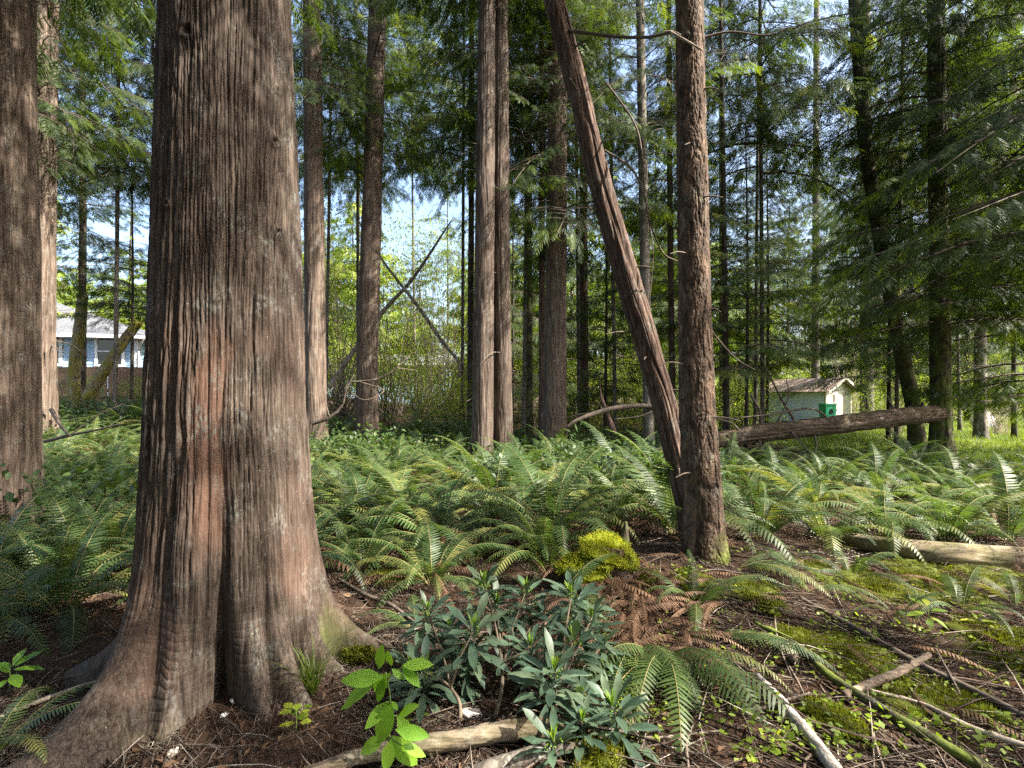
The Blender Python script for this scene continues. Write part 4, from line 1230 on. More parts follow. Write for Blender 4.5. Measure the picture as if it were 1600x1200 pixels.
def build_house():
    a = R(15); c0 = (-17.7, 24.2)
    gz = Hs(-19, 24) - .3
    t = thing('house', 'pale blue single storey house with grey shingle hip roof behind the board fence', 'house', (c0[0], c0[1], 0), a)
    EZ = 4.38; W_, D_ = 15.0, 14.0
    mb = MB()
    lap_wall(mb, (-W_, 0), (0, 0), gz, EZ - .08, (0, -1))
    lap_wall(mb, (0, .0), (0, D_), gz, EZ - .08, (1, 0))
    obj('wall', mb.build('wall', M['blue_siding'], False), t)
    mb = MB(); ov = .5; pch = .34
    e = [(-W_ - ov, -ov, EZ), (ov, -ov, EZ), (ov, D_ + ov, EZ), (-W_ - ov, D_ + ov, EZ)]
    k = (D_ + 2 * ov) / 2
    r0, r1 = (-W_ - ov + k * .98, D_ / 2, EZ + k * pch), (ov - k * .98, D_ / 2, EZ + k * pch)
    if r0[0] > r1[0]: r0, r1 = ((r0[0] + r1[0]) / 2 - .3, D_ / 2, r0[2]), ((r0[0] + r1[0]) / 2 + .3, D_ / 2, r0[2])
    quad_solid(mb, [e[0], e[1], r1, r0], .14); quad_solid(mb, [e[1], e[2], r1], .14); quad_solid(mb, [e[2], e[3], r0, r1], .14); quad_solid(mb, [e[3], e[0], r0], .14)
    obj('roof', mb.build('roof', M['shingle'], False), t)
    mb = MB()
    mb.box((-W_ / 2, -ov - .05, EZ - .10), (W_ + 2 * ov, .11, .16)); mb.box((ov + .05, D_ / 2, EZ - .10), (.11, D_ + 2 * ov - .1, .16))
    obj('gutter', mb.build('gutter', M['white_trim'], False), t)
    mb = MB(); mb.box((-W_ / 2 + ov / 2, -ov / 2 + .02, EZ - .17), (W_ + ov, ov - .08, .03))
    obj('soffit', mb.build('soffit', M['white_trim'], False), t)
    mb = MB(); mb.box((-.02, -.02, (gz + EZ) / 2 - .1), (.16, .16, EZ - gz - .2))
    obj('corner_board', mb.build('corner board', M['white_trim'], False), t)
    mb = MB()
    tv, tq, tt, _, _ = tube([(.40, -.45, EZ - .18), (.34, -.4, EZ - .3), (.10, -.12, EZ - .62), (.10, -.12, EZ - 1.1), (.10, -.12, gz + .2)], [.045, .045], 8, 20)
    mb.add(tv, tq, tt); obj('downpipe', mb.build('downpipe', M['white_trim'], True), t)
    for cx in (-1.1, -3.55, -6.2):
        w_, h_, zc = .95, 1.22, 3.62
        mb = MB()
        for (dx, dz, sx, sz) in ((0, h_ / 2 + .05, w_ + .24, .12), (0, -h_ / 2 - .05, w_ + .30, .11), (-w_ / 2 - .06, 0, .12, h_ + .02), (w_ / 2 + .06, 0, .12, h_ + .02), (0, 0, w_, .05)):
            mb.box((cx + dx, -.045, zc + dz), (sx, .07, sz))
        f = obj('window_frame', mb.build('window frame', M['white_trim'], False), t)
        mb = MB(); mb.box((cx, -.034, zc), (w_ + .02, .02, h_ + .02)); obj('pane', mb.build('pane', M['dark_glass'], False), f)
    return t


build_house()


def build_fence():
    p0 = np.array([-23.5, 20.5]); p1 = np.array([-13.2, 22.0])
    u = (p1 - p0); L = np.linalg.norm(u); u /= L; rz = math.atan2(u[1], u[0])
    t = thing('board_fence', 'brown vertical board fence with narrow gaps in front of the blue house', 'fence', (p0[0], p0[1], 0), rz)
    mb = MB(); x = .08; g_ = np.random.default_rng(4)
    while x < L:
        wx, wy = p0 + u * x; gz = Hs(wx, wy)
        mb.box((x, 0, gz + .66 + .015 * g_.random()), (.135, .02, 1.26)); x += .135 + (.03 if g_.random() < .25 else .008)
    b = obj('boards', mb.build('boards', M['fence_wood'], False), t); b['kind'] = 'stuff'
    for k in range(5):
        x = .5 + k * 2.4; wx, wy = p0 + u * x; mb = MB(); mb.box((x, .075, Hs(wx, wy) + .63), (.1, .1, 1.32)); obj('post', mb.build('post', M['fence_wood'], False), t)
    for zz in (.3, 1.1):
        mb = MB()
        for k in range(8):
            xa, xb = L * k / 8, L * (k + 1) / 8; xm = (xa + xb) / 2; wx, wy = p0 + u * xm
            mb.box((xm, .03, Hs(wx, wy) + zz), (xb - xa, .035, .09))
        obj('rail', mb.build('rail', M['fence_wood'], False), t)


build_fence()


def build_shed():
    a = R(-38)
    Y = 26.5
    c = G(1289, Y)
    t = thing('garden_shed', 'small gabled shed with side tinted blue for shade and cream gable behind the fallen log', 'shed', (c.x, c.y, 0), R(-63))
    gz = c.z - .1; EZ = 1.5 + (620 - 609) / F * Y; L, Wd = 3.4, 2.3; rise = .6
    mb = MB(); lap_wall(mb, (-L, 0), (0, 0), gz, EZ, (0, -1), .14)
    lap_wall(mb, (-L, Wd), (-L, 0), gz, EZ, (-1, 0), .14)
    obj('side_wall', mb.build('side wall', M['shed_wall'], False), t)
    mb = MB(); lap_wall(mb, (0, 0), (0, Wd), gz, EZ, (1, 0), .14)
    z = EZ
    while z < EZ + rise - .02:
        f0 = (z - EZ) / rise; lap_wall(mb, (0, Wd / 2 * f0), (0, Wd - Wd / 2 * f0), z, min(z + .12, EZ + rise), (1, 0), .14); z += .12
    obj('gable_wall', mb.build('gable wall', M['shed_gable'], False), t)
    mb = MB(); ov = .28
    yr = Wd / 2; sl = rise / yr
    for sg in (0, 1):
        ye = -ov if sg == 0 else Wd + ov; ze = EZ - ov * sl
        ra, rb, ea, eb = (-L - ov, yr, EZ + rise + .06), (ov + .1, yr, EZ + rise + .06), (-L - ov, ye, ze + .06), (ov + .1, ye, ze + .06)
        quad_solid(mb, [ea, eb, rb, ra] if sg == 0 else [eb, ea, ra, rb], .05)
    obj('roof', mb.build('roof', M['brown_shingle'], False), t)
    mb = MB()
    for sg in (0, 1):
        ye = -ov if sg == 0 else Wd + ov; ze = EZ - ov * sl
        p, q = (ov + .115, ye, ze + .05), (ov + .115, yr, EZ + rise + .05)
        quad_solid(mb, [(ov + .135, ye, ze - .06), q[:2] and (ov + .135, yr, EZ + rise - .06), (ov + .135, yr, EZ + rise + .07), (ov + .135, ye, ze + .07)] if sg == 0 else
                   [(ov + .135, yr, EZ + rise - .06), (ov + .135, ye, ze - .06), (ov + .135, ye, ze + .07), (ov + .135, yr, EZ + rise + .07)], .03)
    obj('bargeboard', mb.build('bargeboard', M['shed_gable'], False), t)
    d = MB(); d.box((.035, 1.2, gz + .9), (.05, .95, 1.65)); do = obj('door', d.build('door', M['grey_wood'], False), t)
    hmb = MB(); hmb.box((.075, .85, gz + .9), (.03, .04, .12)); obj('handle', hmb.build('handle', M['dark_hole'], False), do)
    mb = MB(); mb.box((.02, .02, (gz + EZ) / 2), (.09, .09, EZ - gz)); obj('corner_post', mb.build('corner post', M['grey_wood'], False), t)


build_shed()


def build_bin():
    p = P(1293, 652, 24.6)
    gz = Hs(p.x, p.y); k = .50
    top = P(1293, 633, 24.6).z
    t = thing('green_bin', 'green plastic box with a dark arched opening beside the shed', 'bin', (p.x, p.y, gz), R(4))
    h = top - gz
    mb = MB(); s_ = .23; s2 = .26
    v = [(-s_, -s_, 0), (s_, -s_, 0), (s_, s_, 0), (-s_, s_, 0), (-s2, -s2, h), (s2, -s2, h), (s2, s2, h), (-s2, s2, h)]
    mb.add(v, [(0, 3, 2, 1), (4, 5, 6, 7), (0, 1, 5, 4), (1, 2, 6, 5), (2, 3, 7, 6), (3, 0, 4, 7)])
    obj('body', mb.build('body', M['green_plastic'], False), t)
    mb = MB(); mb.box((0, 0, h + .025), (.58, .58, .05)); mb.box((0, 0, h + .065), (.5, .5, .03)); obj('lid', mb.build('lid', M['green_plastic'], False), t)
    mb = MB(); pts = [(.09 * math.cos(a), .09 * math.sin(a)) for a in np.linspace(0, PI, 9)]; poly = [(-.09, -.16)] + pts[::-1] + [(.09, -.16)]
    zc = h - .25
    v = [(x, -.262, zc + z) for x, z in poly] + [(x, -.235, zc + z) for x, z in poly]; nn = len(poly)
    v.append((0, -.262, zc)); cidx = 2 * nn
    mb.add(v, [(i, (i + 1) % nn, (i + 1) % nn + nn, i + nn) for i in range(nn)], [(i, (i + 1) % nn, cidx) for i in range(nn)])
    obj('opening', mb.build('opening', M['dark_hole'], False), t)


build_bin()


def blob(name, r, seed, mat, sub=24, amp=.25):
    th = np.linspace(0, PI, sub); ph = np.arange(sub * 2) / (sub * 2) * 2 * PI
    TH, PH = np.meshgrid(th, ph, indexing='ij')
    u = PH / (2 * PI) * 8
    k = 1 + amp * (vn(u, TH * 2, 8, seed) - .5) * 2 + amp * .5 * (vn(u * 3, TH * 6, 24, seed + 1) - .5) * 2
    k = k * (1 + 0 * TH)
    k[0] = k[0].mean(); k[-1] = k[-1].mean()
    V = np.stack([r[0] * k * np.sin(TH) * np.cos(PH), r[1] * k * np.sin(TH) * np.sin(PH), r[2] * k * np.cos(TH)], -1).reshape(-1, 3)
    n_ = sub * 2
    i = np.arange(sub - 1)[:, None] * n_; j = np.arange(n_)[None, :]; j2 = (j + 1) % n_
    Q = np.stack([i + j, i + n_ + j, i + n_ + j2, i + j2], -1).reshape(-1, 4)
    return mesh(name, V, Q, None, [mat], attrs={'moss': np.clip(V[:, 2] / r[2] * 2, 0, 1), 'red': np.zeros(len(V))})


p = G(1538, 24)
o = obj('boulder', blob('boulder', (.62, .4, .55), 5, M['stone'], 24, .12), None, (p.x, p.y, p.z + .22), (0, 0, .3))
tag(o, 'blocky pale grey boulder at the back of the sunlit lawn', 'boulder')

# pale blue building glimpsed through the brush
p = G(600, 37)
t = thing('blue_building', 'pale blue building glimpsed low through twigs beside the lone cedar', 'building', (p.x, p.y, 0), R(3))
gz = p.z - .3; EZ = 1.5 + 52 / F * 37
mb = MB(); lap_wall(mb, (-4.6, 0), (4.4, 0), gz, EZ, (0, -1)); lap_wall(mb, (4.4, 0), (4.4, 6), gz, EZ, (1, 0)); obj('wall', mb.build('wall', M['blue_siding'], False), t)
mb = MB(); quad_solid(mb, [(-5, -.5, EZ), (4.9, -.5, EZ), (4.9, 3, EZ + .9), (-5, 3, EZ + .9)], .1); quad_solid(mb, [(4.9, 6.5, EZ), (-5, 6.5, EZ), (-5, 3, EZ + .9), (4.9, 3, EZ + .9)], .1)
obj('roof', mb.build('roof', M['shingle'], False), t)
mb = MB(); mb.box((-.1, -.55, EZ - .06), (9.9, .06, .16)); obj('fascia', mb.build('fascia', M['white_trim'], False), t)

# ------------------------------------------------------------------ snags, logs, dead branches
def log(name, label, path, rad, mat, nseg=24, nring=80, style='smooth', seed=0, cat='log', stubs=(), moss=0.0, knots=0, amp=1.0, group=None, jag=0.0):
    b = Vector(path[0])
    t = thing(name, label, cat, b, 0, group)
    pp = [tuple(Vector(q) - b) for q in path]
    mo = moss if not callable(moss) else (lambda V: moss(V))
    obj('stem', tube_mesh('stem', pp, rad, M[mat], nseg, nring, moss=mo, style=style, seed=seed, knots=knots, amp=amp, jag=jag or .5 * rad[-1]), t)
    for st, r in stubs:
        s2 = [tuple(Vector(q) - b) for q in st]
        obj('branch_stub', tube_mesh('branch stub', s2, [r, r * .45], M['limb' if mat != 'birch' else 'birch'], 6, 14, style='smooth', seed=seed + 1, amp=.5), t)
    return t


top_moss = lambda V: np.full(len(V), .9)
log('mossy_snag', 'upright yellow mossy snag with a broken pale top before the blue house', [G(118, 17, -.1), P(116, 590, 17), P(120, 540, 17), P(126, 500, 17), P(129, 462, 17)], [.20, .17, .17, .16, .15], 'moss_bark', 30, 90, seed=41, cat='dead tree', moss=1.0)
log('mossy_snag', 'mossy broken trunk leaning right before the blue house and board fence', [P(138, 622, 16.5), P(152, 596, 16.5), P(185, 545, 16.5), P(216, 503, 16.5)], [.19, .17, .15, .14], 'moss_bark', 30, 90, seed=42, cat='dead tree', moss=1.0)
log('leaning_dead_tree', 'pale dead trunk slanting up to the right behind the lone cedar', [P(515, 606, 16.5), P(545, 560, 16.6), P(600, 485, 16.8), P(645, 435, 17), P(705, 345, 17.3)], [.085, .08, .065, .05, .02], 'pale_limb_bark', 20, 80, seed=43, cat='dead tree')
log('leaning_dead_tree', 'brown dead trunk slanting down to the right toward the twin cedars', [P(560, 345, 17), P(600, 410, 16.5), P(650, 475, 16.2), P(692, 535, 16), P(716, 565, 15.8), P(718, 590, 15.8)], [.02, .035, .045, .055, .06, .04], 'pale_limb_bark', 20, 80, seed=44, cat='dead tree')

st = [([P(1190, 668, 11.2), P(1186, 640, 11.1), P(1173, 617, 11.1)], .045), ([P(1240, 655, 11.4), P(1222, 625, 11.3), P(1204, 590, 11.2), P(1190, 560, 11.2)], .03),
      ([P(1262, 655, 11.4), P(1275, 690, 11.2), P(1272, 712, 11.1)], .04), ([P(1355, 640, 11.6), P(1354, 622, 11.6)], .03), ([P(1396, 640, 11.8), P(1386, 618, 11.8)], .03),
      ([P(1440, 636, 11.9), P(1442, 628, 11.8)], .05), ([P(1290, 650, 11.4), P(1265, 638, 11.2), P(1200, 648, 11), P(1130, 655, 11)], .028), ([P(1180, 672, 11.1), P(1190, 700, 11), P(1195, 715, 11)], .035),
      ([P(1160, 678, 11), P(1140, 660, 11), P(1100, 652, 11)], .03), ([P(1230, 668, 11.2), P(1250, 690, 10.9), P(1262, 705, 10.8)], .025), ([P(1215, 660, 11.2), P(1232, 620, 11.3), P(1228, 590, 11.4)], .02)]
log('fallen_log', 'big dark fallen log propped level with broken stubs, in front of the shed', [P(1020, 712, 10.4), P(1120, 688, 10.9), P(1200, 675, 11.2), P(1320, 662, 11.5), P(1420, 650, 11.8), P(1462, 646, 11.95)], [.13, .17, .205, .21, .215, .20], 'log_bark', 90, 420, 'fiber', 45, stubs=st, moss=.2, amp=2.0, jag=.22)
log('arched_branch', 'long dead brown branch arching low between the twin cedars and the leaning trunk', [P(885, 668, 11), P(905, 655, 11), P(950, 640, 11.2), P(1000, 634, 11.3), P(1060, 640, 11.5), P(1110, 655, 11.6)], [.03, .05, .055, .05, .04, .03], 'limb', 12, 60, seed=46, cat='branch',
    stubs=[([P(960, 640, 11.2), P(905, 648, 11.6), P(880, 655, 11.8)], .025), ([P(1030, 638, 11.4), P(1000, 650, 11.2), P(960, 655, 11)], .02)])
log('broken_snag', 'short spiky broken stump stem poking up over the arched branch', [P(960, 678, 11.2), P(950, 650, 11.3), P(940, 622, 11.3), P(937, 598, 11.3)], [.07, .06, .035, .006], 'red_bark', 12, 40, seed=47, cat='dead tree')
log('dead_branch', 'crooked dark dead branch crossing in front of the pinkish and lone cedars', [P(488, 662, 9.5), P(515, 652, 9.5), P(535, 632, 9.6), P(543, 600, 9.8), P(560, 596, 9.8), P(590, 592, 9.9), P(620, 575, 10), P(642, 552, 10.2)], [.036, .032, .022, .019, .018, .017, .014, .006], 'dark_bark', 10, 80, seed=48, cat='branch',
    stubs=[([P(535, 632, 9.6), P(540, 612, 9.5), P(553, 585, 9.5)], .02), ([P(560, 596, 9.8), P(600, 610, 9.7), P(570, 625, 9.6), P(548, 612, 9.6)], .012), ([P(620, 575, 10), P(650, 578, 10.1)], .01), ([P(515, 652, 9.5), P(508, 620, 9.5), P(520, 606, 9.6)], .012)])
log('dead_branch', 'dark dead branches lying on the ferns between border trunk and giant cedar', [P(70, 690, 8.5), P(110, 680, 8.4), P(150, 672, 8.3), P(190, 662, 8.2)], [.03, .02, .01], 'limb', 8, 40, seed=49, cat='branch', stubs=[([P(80, 640, 8.8), P(95, 665, 8.5), P(110, 682, 8.3)], .035), ([P(110, 680, 8.4), P(150, 650, 8.5), P(190, 632, 8.6)], .012)])

# near logs and sticks
log('fallen_log', 'pale brown log lying among silvery ferns at the right border', [GP(1265, 832, .03), GP(1330, 846, .06), GP(1400, 858, .09), GP(1480, 866, .10), GP(1560, 872, .10), GP(1680, 882, .10)], [.05, .09, .105, .11, .115, .12], 'pale_log', 44, 160, 'fiber', 51, moss=.35, amp=.8)
log('fallen_log', 'thin pale weathered log running under the laurel along the bottom border', [GP(470, 1215, .03), GP(560, 1185, .05), GP(640, 1167, .06), GP(720, 1155, .06), GP(800, 1145, .06), GP(880, 1140, .05)], [.022, .028, .032, .037, .04, .036], 'pale_log', 36, 140, 'smooth', 52, moss=.15, knots=5, amp=2)
log('fallen_log', 'second shorter grey log below the pale one at the bottom border', [GP(720, 1215, .02), GP(790, 1192, .035), GP(850, 1180, .035), GP(905, 1174, .03)], [.026, .03, .03, .02], 'grey_bark', 24, 80, 'smooth', 53)
log('birch_stick', 'white speckled birch stick slanting down out of the bottom border', [GP(1184, 1058, .03), GP(1215, 1092, .035), GP(1245, 1130, .04), GP(1275, 1165, .045), GP(1320, 1225, .05)], [.016, .024, .028, .028, .03], 'birch', 24, 100, 'smooth', 54, 'stick', knots=4)
log('pale_stick', 'short thick pale stick rising to the right with a knotted end', [GP(1318, 1090, .03), GP(1360, 1070, .06), GP(1405, 1050, .10), GP(1452, 1024, .14)], [.024, .022, .022, .015], 'pale_log', 20, 70, 'smooth', 55, 'stick', stubs=[([GP(1418, 1044, .11), GP(1424, 1030, .17)], .012)])
log('pole_branch', 'long thin mossy brown pole running diagonally down the littered slope', [GP(1180, 975, .03), GP(1240, 1005, .05), GP(1300, 1060, .05), GP(1380, 1110, .05), GP(1450, 1150, .05), GP(1560, 1215, .05)], [.018, .02, .022, .024, .024, .025], 'dark_bark', 14, 120, 'smooth', 56, 'branch', moss=.9)
log('pole_branch', 'straight thin brown pole crossing the slope above the pale stick', [GP(1250, 935, .04), GP(1340, 985, .04), GP(1430, 1035, .05), GP(1520, 1080, .05), GP(1620, 1130, .05)], [.012, .016, .018, .018, .02], 'limb', 12, 100, 'smooth', 57, 'branch')
log('pole_branch', 'thin pale pole near the right border, lower on the slope', [GP(1360, 1080, .05), GP(1440, 1100, .05), GP(1520, 1140, .05), GP(1640, 1180, .06)], [.008, .010, .012, .012], 'pale_limb', 10, 80, 'smooth', 58, 'branch')
log('bare_twig', 'thin bare reddish twig crossing under the birch stick', [GP(1150, 1112, .02), GP(1190, 1108, .04), GP(1230, 1095, .05), GP(1265, 1085, .05)], [.008, .008, .005], 'limb', 8, 40, 'smooth', 59, 'twig')
log('stub_stake', 'short upright broken brown stub in the litter right of the flaky tree', [GP(1238, 1030, -.02), GP(1238, 1030, .06), GP(1239, 1030, .14), GP(1239, 1030, .2)], [.026, .02, .016, .013], 'red_bark', 12, 30, 'smooth', 60, 'stub')
log('bare_twig', 'thin forked twig standing on the slope by the right border', [GP(1510, 1110, .01), GP(1495, 1075, .05), GP(1470, 1030, .10), GP(1462, 1015, .12)], [.007, .006, .003], 'limb', 7, 40, 'smooth', 61, 'twig')
log('dry_branch', 'dry brown branch lying just right of the giant cedar roots', [GP(528, 905, .03), GP(570, 930, .04), GP(610, 945, .05), GP(650, 975, .04)], [.010, .014, .014, .008], 'limb', 10, 60, 'smooth', 62, 'branch')
log('dry_branch', 'pair of dry branches lying left of the front cedar root', [GP(-10, 1130, .02), GP(60, 1100, .03), GP(130, 1075, .03), GP(180, 1060, .02)], [.010, .012, .008], 'pale_limb', 10, 60, 'smooth', 63, 'branch', stubs=[([GP(10, 1150, .03), GP(80, 1110, .04), GP(150, 1085, .03)], .009)])

# mossy stump
sp = GP(955, 915)
sp = Vector((sp.x, sp.y + .12, Hs(sp.x, sp.y + .12)))
t = thing('mossy_stump', 'rotten stump with a bright sunlit lime moss cap left of the flaky tree', 'stump', sp)


def stump_r(TH, SS, Rg):
    return Rg * (1 + .25 * np.cos(2 * PI * TH * 3 + 1) * np.exp(-SS / .2) + .12 * np.cos(2 * PI * TH * 5))


obj('stump_wood', tube_mesh('stump wood', [(0, 0, -.1), (.0, .0, .12), (.02, .02, .24)], [.27, .2, .15], M['red_bark'], 80, 60, style='fiber', seed=64, radfn=stump_r, amp=1.6), t)
obj('stump_spike', tube_mesh('stump spike', [(.12, .10, .12), (.16, .12, .30), (.17, .13, .42)], [.06, .04, .01], M['dark_bark'], 12, 30, style='smooth', seed=65, moss=.6), t)


def moss_cap(name, rx, ry, rz, seed, nblade=5000, parent=None, loc=(0, 0, 0), rot=(0, 0, 0), mat='moss'):
    g = np.random.default_rng(seed)
    me = blob(name, (rx, ry, rz), seed, M['moss'], 34, .28 if mat == 'moss_sunlit' else .5)
    nv = len(me.vertices)
    co = np.zeros(nv * 3, np.float32); me.vertices.foreach_get('co', co); co = co.reshape(-1, 3).astype(float)
    k = g.integers(nv, size=nblade); p0 = co[k] + g.normal(0, .006, (nblade, 3))
    nn = p0 / np.array([rx * rx, ry * ry, rz * rz]); nn /= np.linalg.norm(nn, axis=1)[:, None]
    ln = .010 + .030 * g.random(nblade) ** 1.5
    d = nn * .8 + g.normal(0, .5, (nblade, 3)); d /= np.linalg.norm(d, axis=1)[:, None]
    sd_ = np.cross(d, g.normal(0, 1, (nblade, 3))); sd_ /= np.linalg.norm(sd_, axis=1)[:, None]
    V = np.stack([p0 - sd_ * .004, p0 + sd_ * .004, p0 + d * ln[:, None]], 1).reshape(-1, 3)
    mb = MB()
    q = np.zeros(len(me.loops), np.int32); me.loops.foreach_get('vertex_index', q)
    mb.add(co, q.reshape(-1, 4), tint=.35)
    mb.add(V, t=np.arange(len(V)).reshape(-1, 3), tint=np.repeat(.3 + .7 * g.random(nblade), 3))
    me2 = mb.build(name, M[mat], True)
    bpy.data.meshes.remove(me)
    return obj(name, me2, parent, loc, rot)


moss_cap('moss_cap', .20, .19, .038, 70, 6000, t, (.0, -.03, .235), (.38, .1, .2), 'moss_sunlit')
moss_cap('moss_cap', .14, .11, .03, 72, 3000, t, (-.13, -.14, .16), (.7, -.25, .2), 'moss_sunlit')
moss_cap('moss_cap', .10, .15, .04, 73, 2500, t, (.13, .02, .2), (.2, .7, .2))
moss_cap('moss_cap', .13, .11, .05, 71, 2500, t, (-.27, -.10, .14), (.3, -.2, .2), 'moss_sunlit')
for i, (px, py, rx, ry, rz, yaw, lab) in enumerate([
        (1168, 935, .10, .26, .05, .5, 'strip of green moss on a root running down from the flaky tree'),
        (1370, 930, .36, .13, .07, -.3, 'long low mossy hummock in the middle of the slope'),
        (1570, 1010, .26, .16, .09, -.2, 'rounded mossy mound at the right border'),
        (1095, 935, .12, .10, .05, 0, 'small moss cushion in front of the flaky tree foot'),
        (556, 1035, .085, .075, .075, 0, 'round moss cushion against the right root of the giant cedar'),
        (615, 905, .16, .10, .05, 0, 'dim mossy lump under the ferns right of the giant cedar'),
        (930, 1190, .12, .1, .05, 0, 'little moss cushion at the bottom border under the laurel'),
        (1000, 905, .16, .09, .05, .4, 'mossy lump between the stump and the flaky tree')]):
    p = GP(px, py)
    o = moss_cap('moss_mound', rx, ry, rz * .75, 80 + i, 4500, None, (p.x, p.y, p.z + .0), (0, 0, yaw))
    tag(o, lab, 'moss')

# ------------------------------------------------------------------ leafy plants in front
def leaf_blade(L, Wd, bend=.3, fold=.25, shape='obov', nseg=6, wave=0.0, g=None):
    """one leaf along +x, 3 vertices across"""
    s = np.linspace(0, 1, nseg + 1)
    if shape == 'obov': wd = np.interp(s, [0, .12, .35, .62, .85, 1], [.05, .12, .55, 1, .7, .04])
    else: wd = np.interp(s, [0, .1, .35, .6, .85, 1], [.06, .35, .95, .95, .5, .03])
    x = L * (s - .12 * bend * s ** 2); z = -bend * L * s ** 2 * .6
    wv = 0 if g is None else wave * (g.random(nseg + 1) - .5)
    V = np.stack([np.stack([x, Wd / 2 * wd, z + fold * Wd / 2 * wd + wv * Wd], 1), np.stack([x, 0 * x, z], 1), np.stack([x, -Wd / 2 * wd, z + fold * Wd / 2 * wd - wv * Wd], 1)], 1).reshape(-1, 3)
    Q = []
    for i in range(nseg):
        b = i * 3
        Q += [(b, b + 3, b + 4, b + 1), (b + 1, b + 4, b + 5, b + 2)]
    return V, np.array(Q)


def rotm(az, el, roll=0.0):
    c, s_ = math.cos(az), math.sin(az); ce, se = math.cos(el), math.sin(el); cr, sr = math.cos(roll), math.sin(roll)
    return np.array([[c, -s_, 0], [s_, c, 0], [0, 0, 1]]) @ np.array([[ce, 0, -se], [0, 1, 0], [se, 0, ce]]) @ np.array([[1, 0, 0], [0, cr, -sr], [0, sr, cr]])


def rosette_meshes(seed):
    g = np.random.default_rng(seed)
    mb = MB(); nl = 32
    for k in range(nl):
        f = k / nl                                   # outer, lower leaves first
        el = R(-20 + 80 * f + 32 * (g.random() - .5)); az = k * R(137.5) + .3 * g.random()
        L = (.185 - .05 * abs(f - .45)) * (.8 + .35 * g.random())
        v, q = leaf_blade(L, L * .225, .25 + .4 * g.random(), .22, 'obov', 6, .25, g)
        mb.add(v @ rotm(az, el, .5 * (g.random() - .5)).T + [0, 0, -.14 * (1 - f)], q, tint=np.clip(.2 + .6 * g.random(), 0, 1))
    lv = mb.build('rosette leaves', M['laurel_leaf'])
    mb = MB()
    for k in range(7):
        v, q = leaf_blade(.055 + .03 * g.random(), .012, .1, .4, 'obov', 4)
        mb.add(v @ rotm(k * 2.4, R(66 + 16 * g.random())).T + [0, 0, .0], q, tint=g.random())
    sh = mb.build('new shoot', M['laurel_new'])
    mb = MB()
    for k in range(16):
        a = g.random() * 6.28; r = .012 + .03 * g.random(); c = np.array([r * math.cos(a), r * math.sin(a), -.012 + .02 * g.random()]); s_ = .0045
        mb.add(c + np.array([(s_, 0, 0), (-s_, 0, 0), (0, s_, 0), (0, -s_, 0), (0, 0, s_ * 1.6), (0, 0, -s_ * 1.6)]), t=[(0, 2, 4), (2, 1, 4), (1, 3, 4), (3, 0, 4), (2, 0, 5), (1, 2, 5), (3, 1, 5), (0, 3, 5)], tint=g.random())
    bd = mb.build('flower buds', M['laurel_new'])
    return lv, sh, bd


ROS = [rosette_meshes(90 + k) for k in range(4)]
lb = GP(745, 1190); lb = Vector((lb.x, lb.y + .15, Hs(lb.x, lb.y + .15)))
lau = thing('laurel_shrub', 'low shrub with dark glossy leaf rosettes and lime green shoots in the bottom foreground', 'shrub', lb)
RS = [(757, 912, 2.75, 1.0), (822, 922, 2.85, .9), (893, 928, 2.8, 1.0), (668, 955, 2.65, .8), (740, 985, 2.5, 1.05), (700, 985, 2.7, .8), (896, 1000, 2.45, .95), (866, 1050, 2.2, 1.0), (663, 1050, 2.35, 1.0),
      (958, 1105, 2.15, 1.0), (865, 1160, 2.0, .9), (940, 1010, 2.6, .75), (800, 985, 2.8, .85), (845, 960, 2.9, .85), (640, 1035, 2.5, .7), (905, 1090, 2.3, .8), (775, 945, 2.75, .9), (725, 1030, 2.5, .8), (925, 965, 2.7, .8), (910, 1130, 2.1, .8), (830, 1010, 2.5, .8)]
STEM_B = [(718, 1205, 2.2), (765, 1200, 2.2), (835, 1205, 2.15)]
HUB = []
for k in range(3):
    grp = [P(a, b, c) - lb for a, b, c, d in RS if (0 if a < 745 else (1 if a < 850 else 2)) == k]
    cen = sum(grp, Vector()) / len(grp); b0 = G(STEM_B[k][0], STEM_B[k][2]) - lb
    h = b0.lerp(cen, .45); HUB.append(h)
    obj('stem', tube_mesh('stem', [tuple(b0 - Vector((0, 0, .04))), tuple(b0.lerp(h, .5) + Vector((.02, .01, .01))), tuple(h)], [.010, .008], M['brown_stem'], 10, 24, style='smooth', seed=50 + k, amp=.2), lau)
for i, (px, py, Y, sc) in enumerate(RS):
    p = P(px, py, Y) - lb
    k = 0 if px < 745 else (1 if px < 850 else 2)
    b0 = HUB[k]
    tilt = Vector((p.x - b0.x, p.y - b0.y, 0))
    mdl = b0.lerp(p, .5) + Vector((-tilt.x * .15, -tilt.y * .15, 0))
    obj('stem', tube_mesh('stem', [tuple(b0), tuple(mdl), tuple(p - Vector((0, 0, .0)))], [.006, .005, .004], M['brown_stem'], 8, 24, style='smooth', seed=i, amp=.15), lau)
    lv, sh, bd = ROS[i % 4]
    ro = obj('leaf_rosette', lv, lau, p, (-tilt.y * .5 + .2 * (random.random() - .5), tilt.x * .5, i * 1.1), sc * 1.12)
    obj('new_shoot', sh, ro)
    if i not in (5, 11, 12, 13, 14, 16, 17, 18, 19, 20): obj('flower_buds', bd, ro)

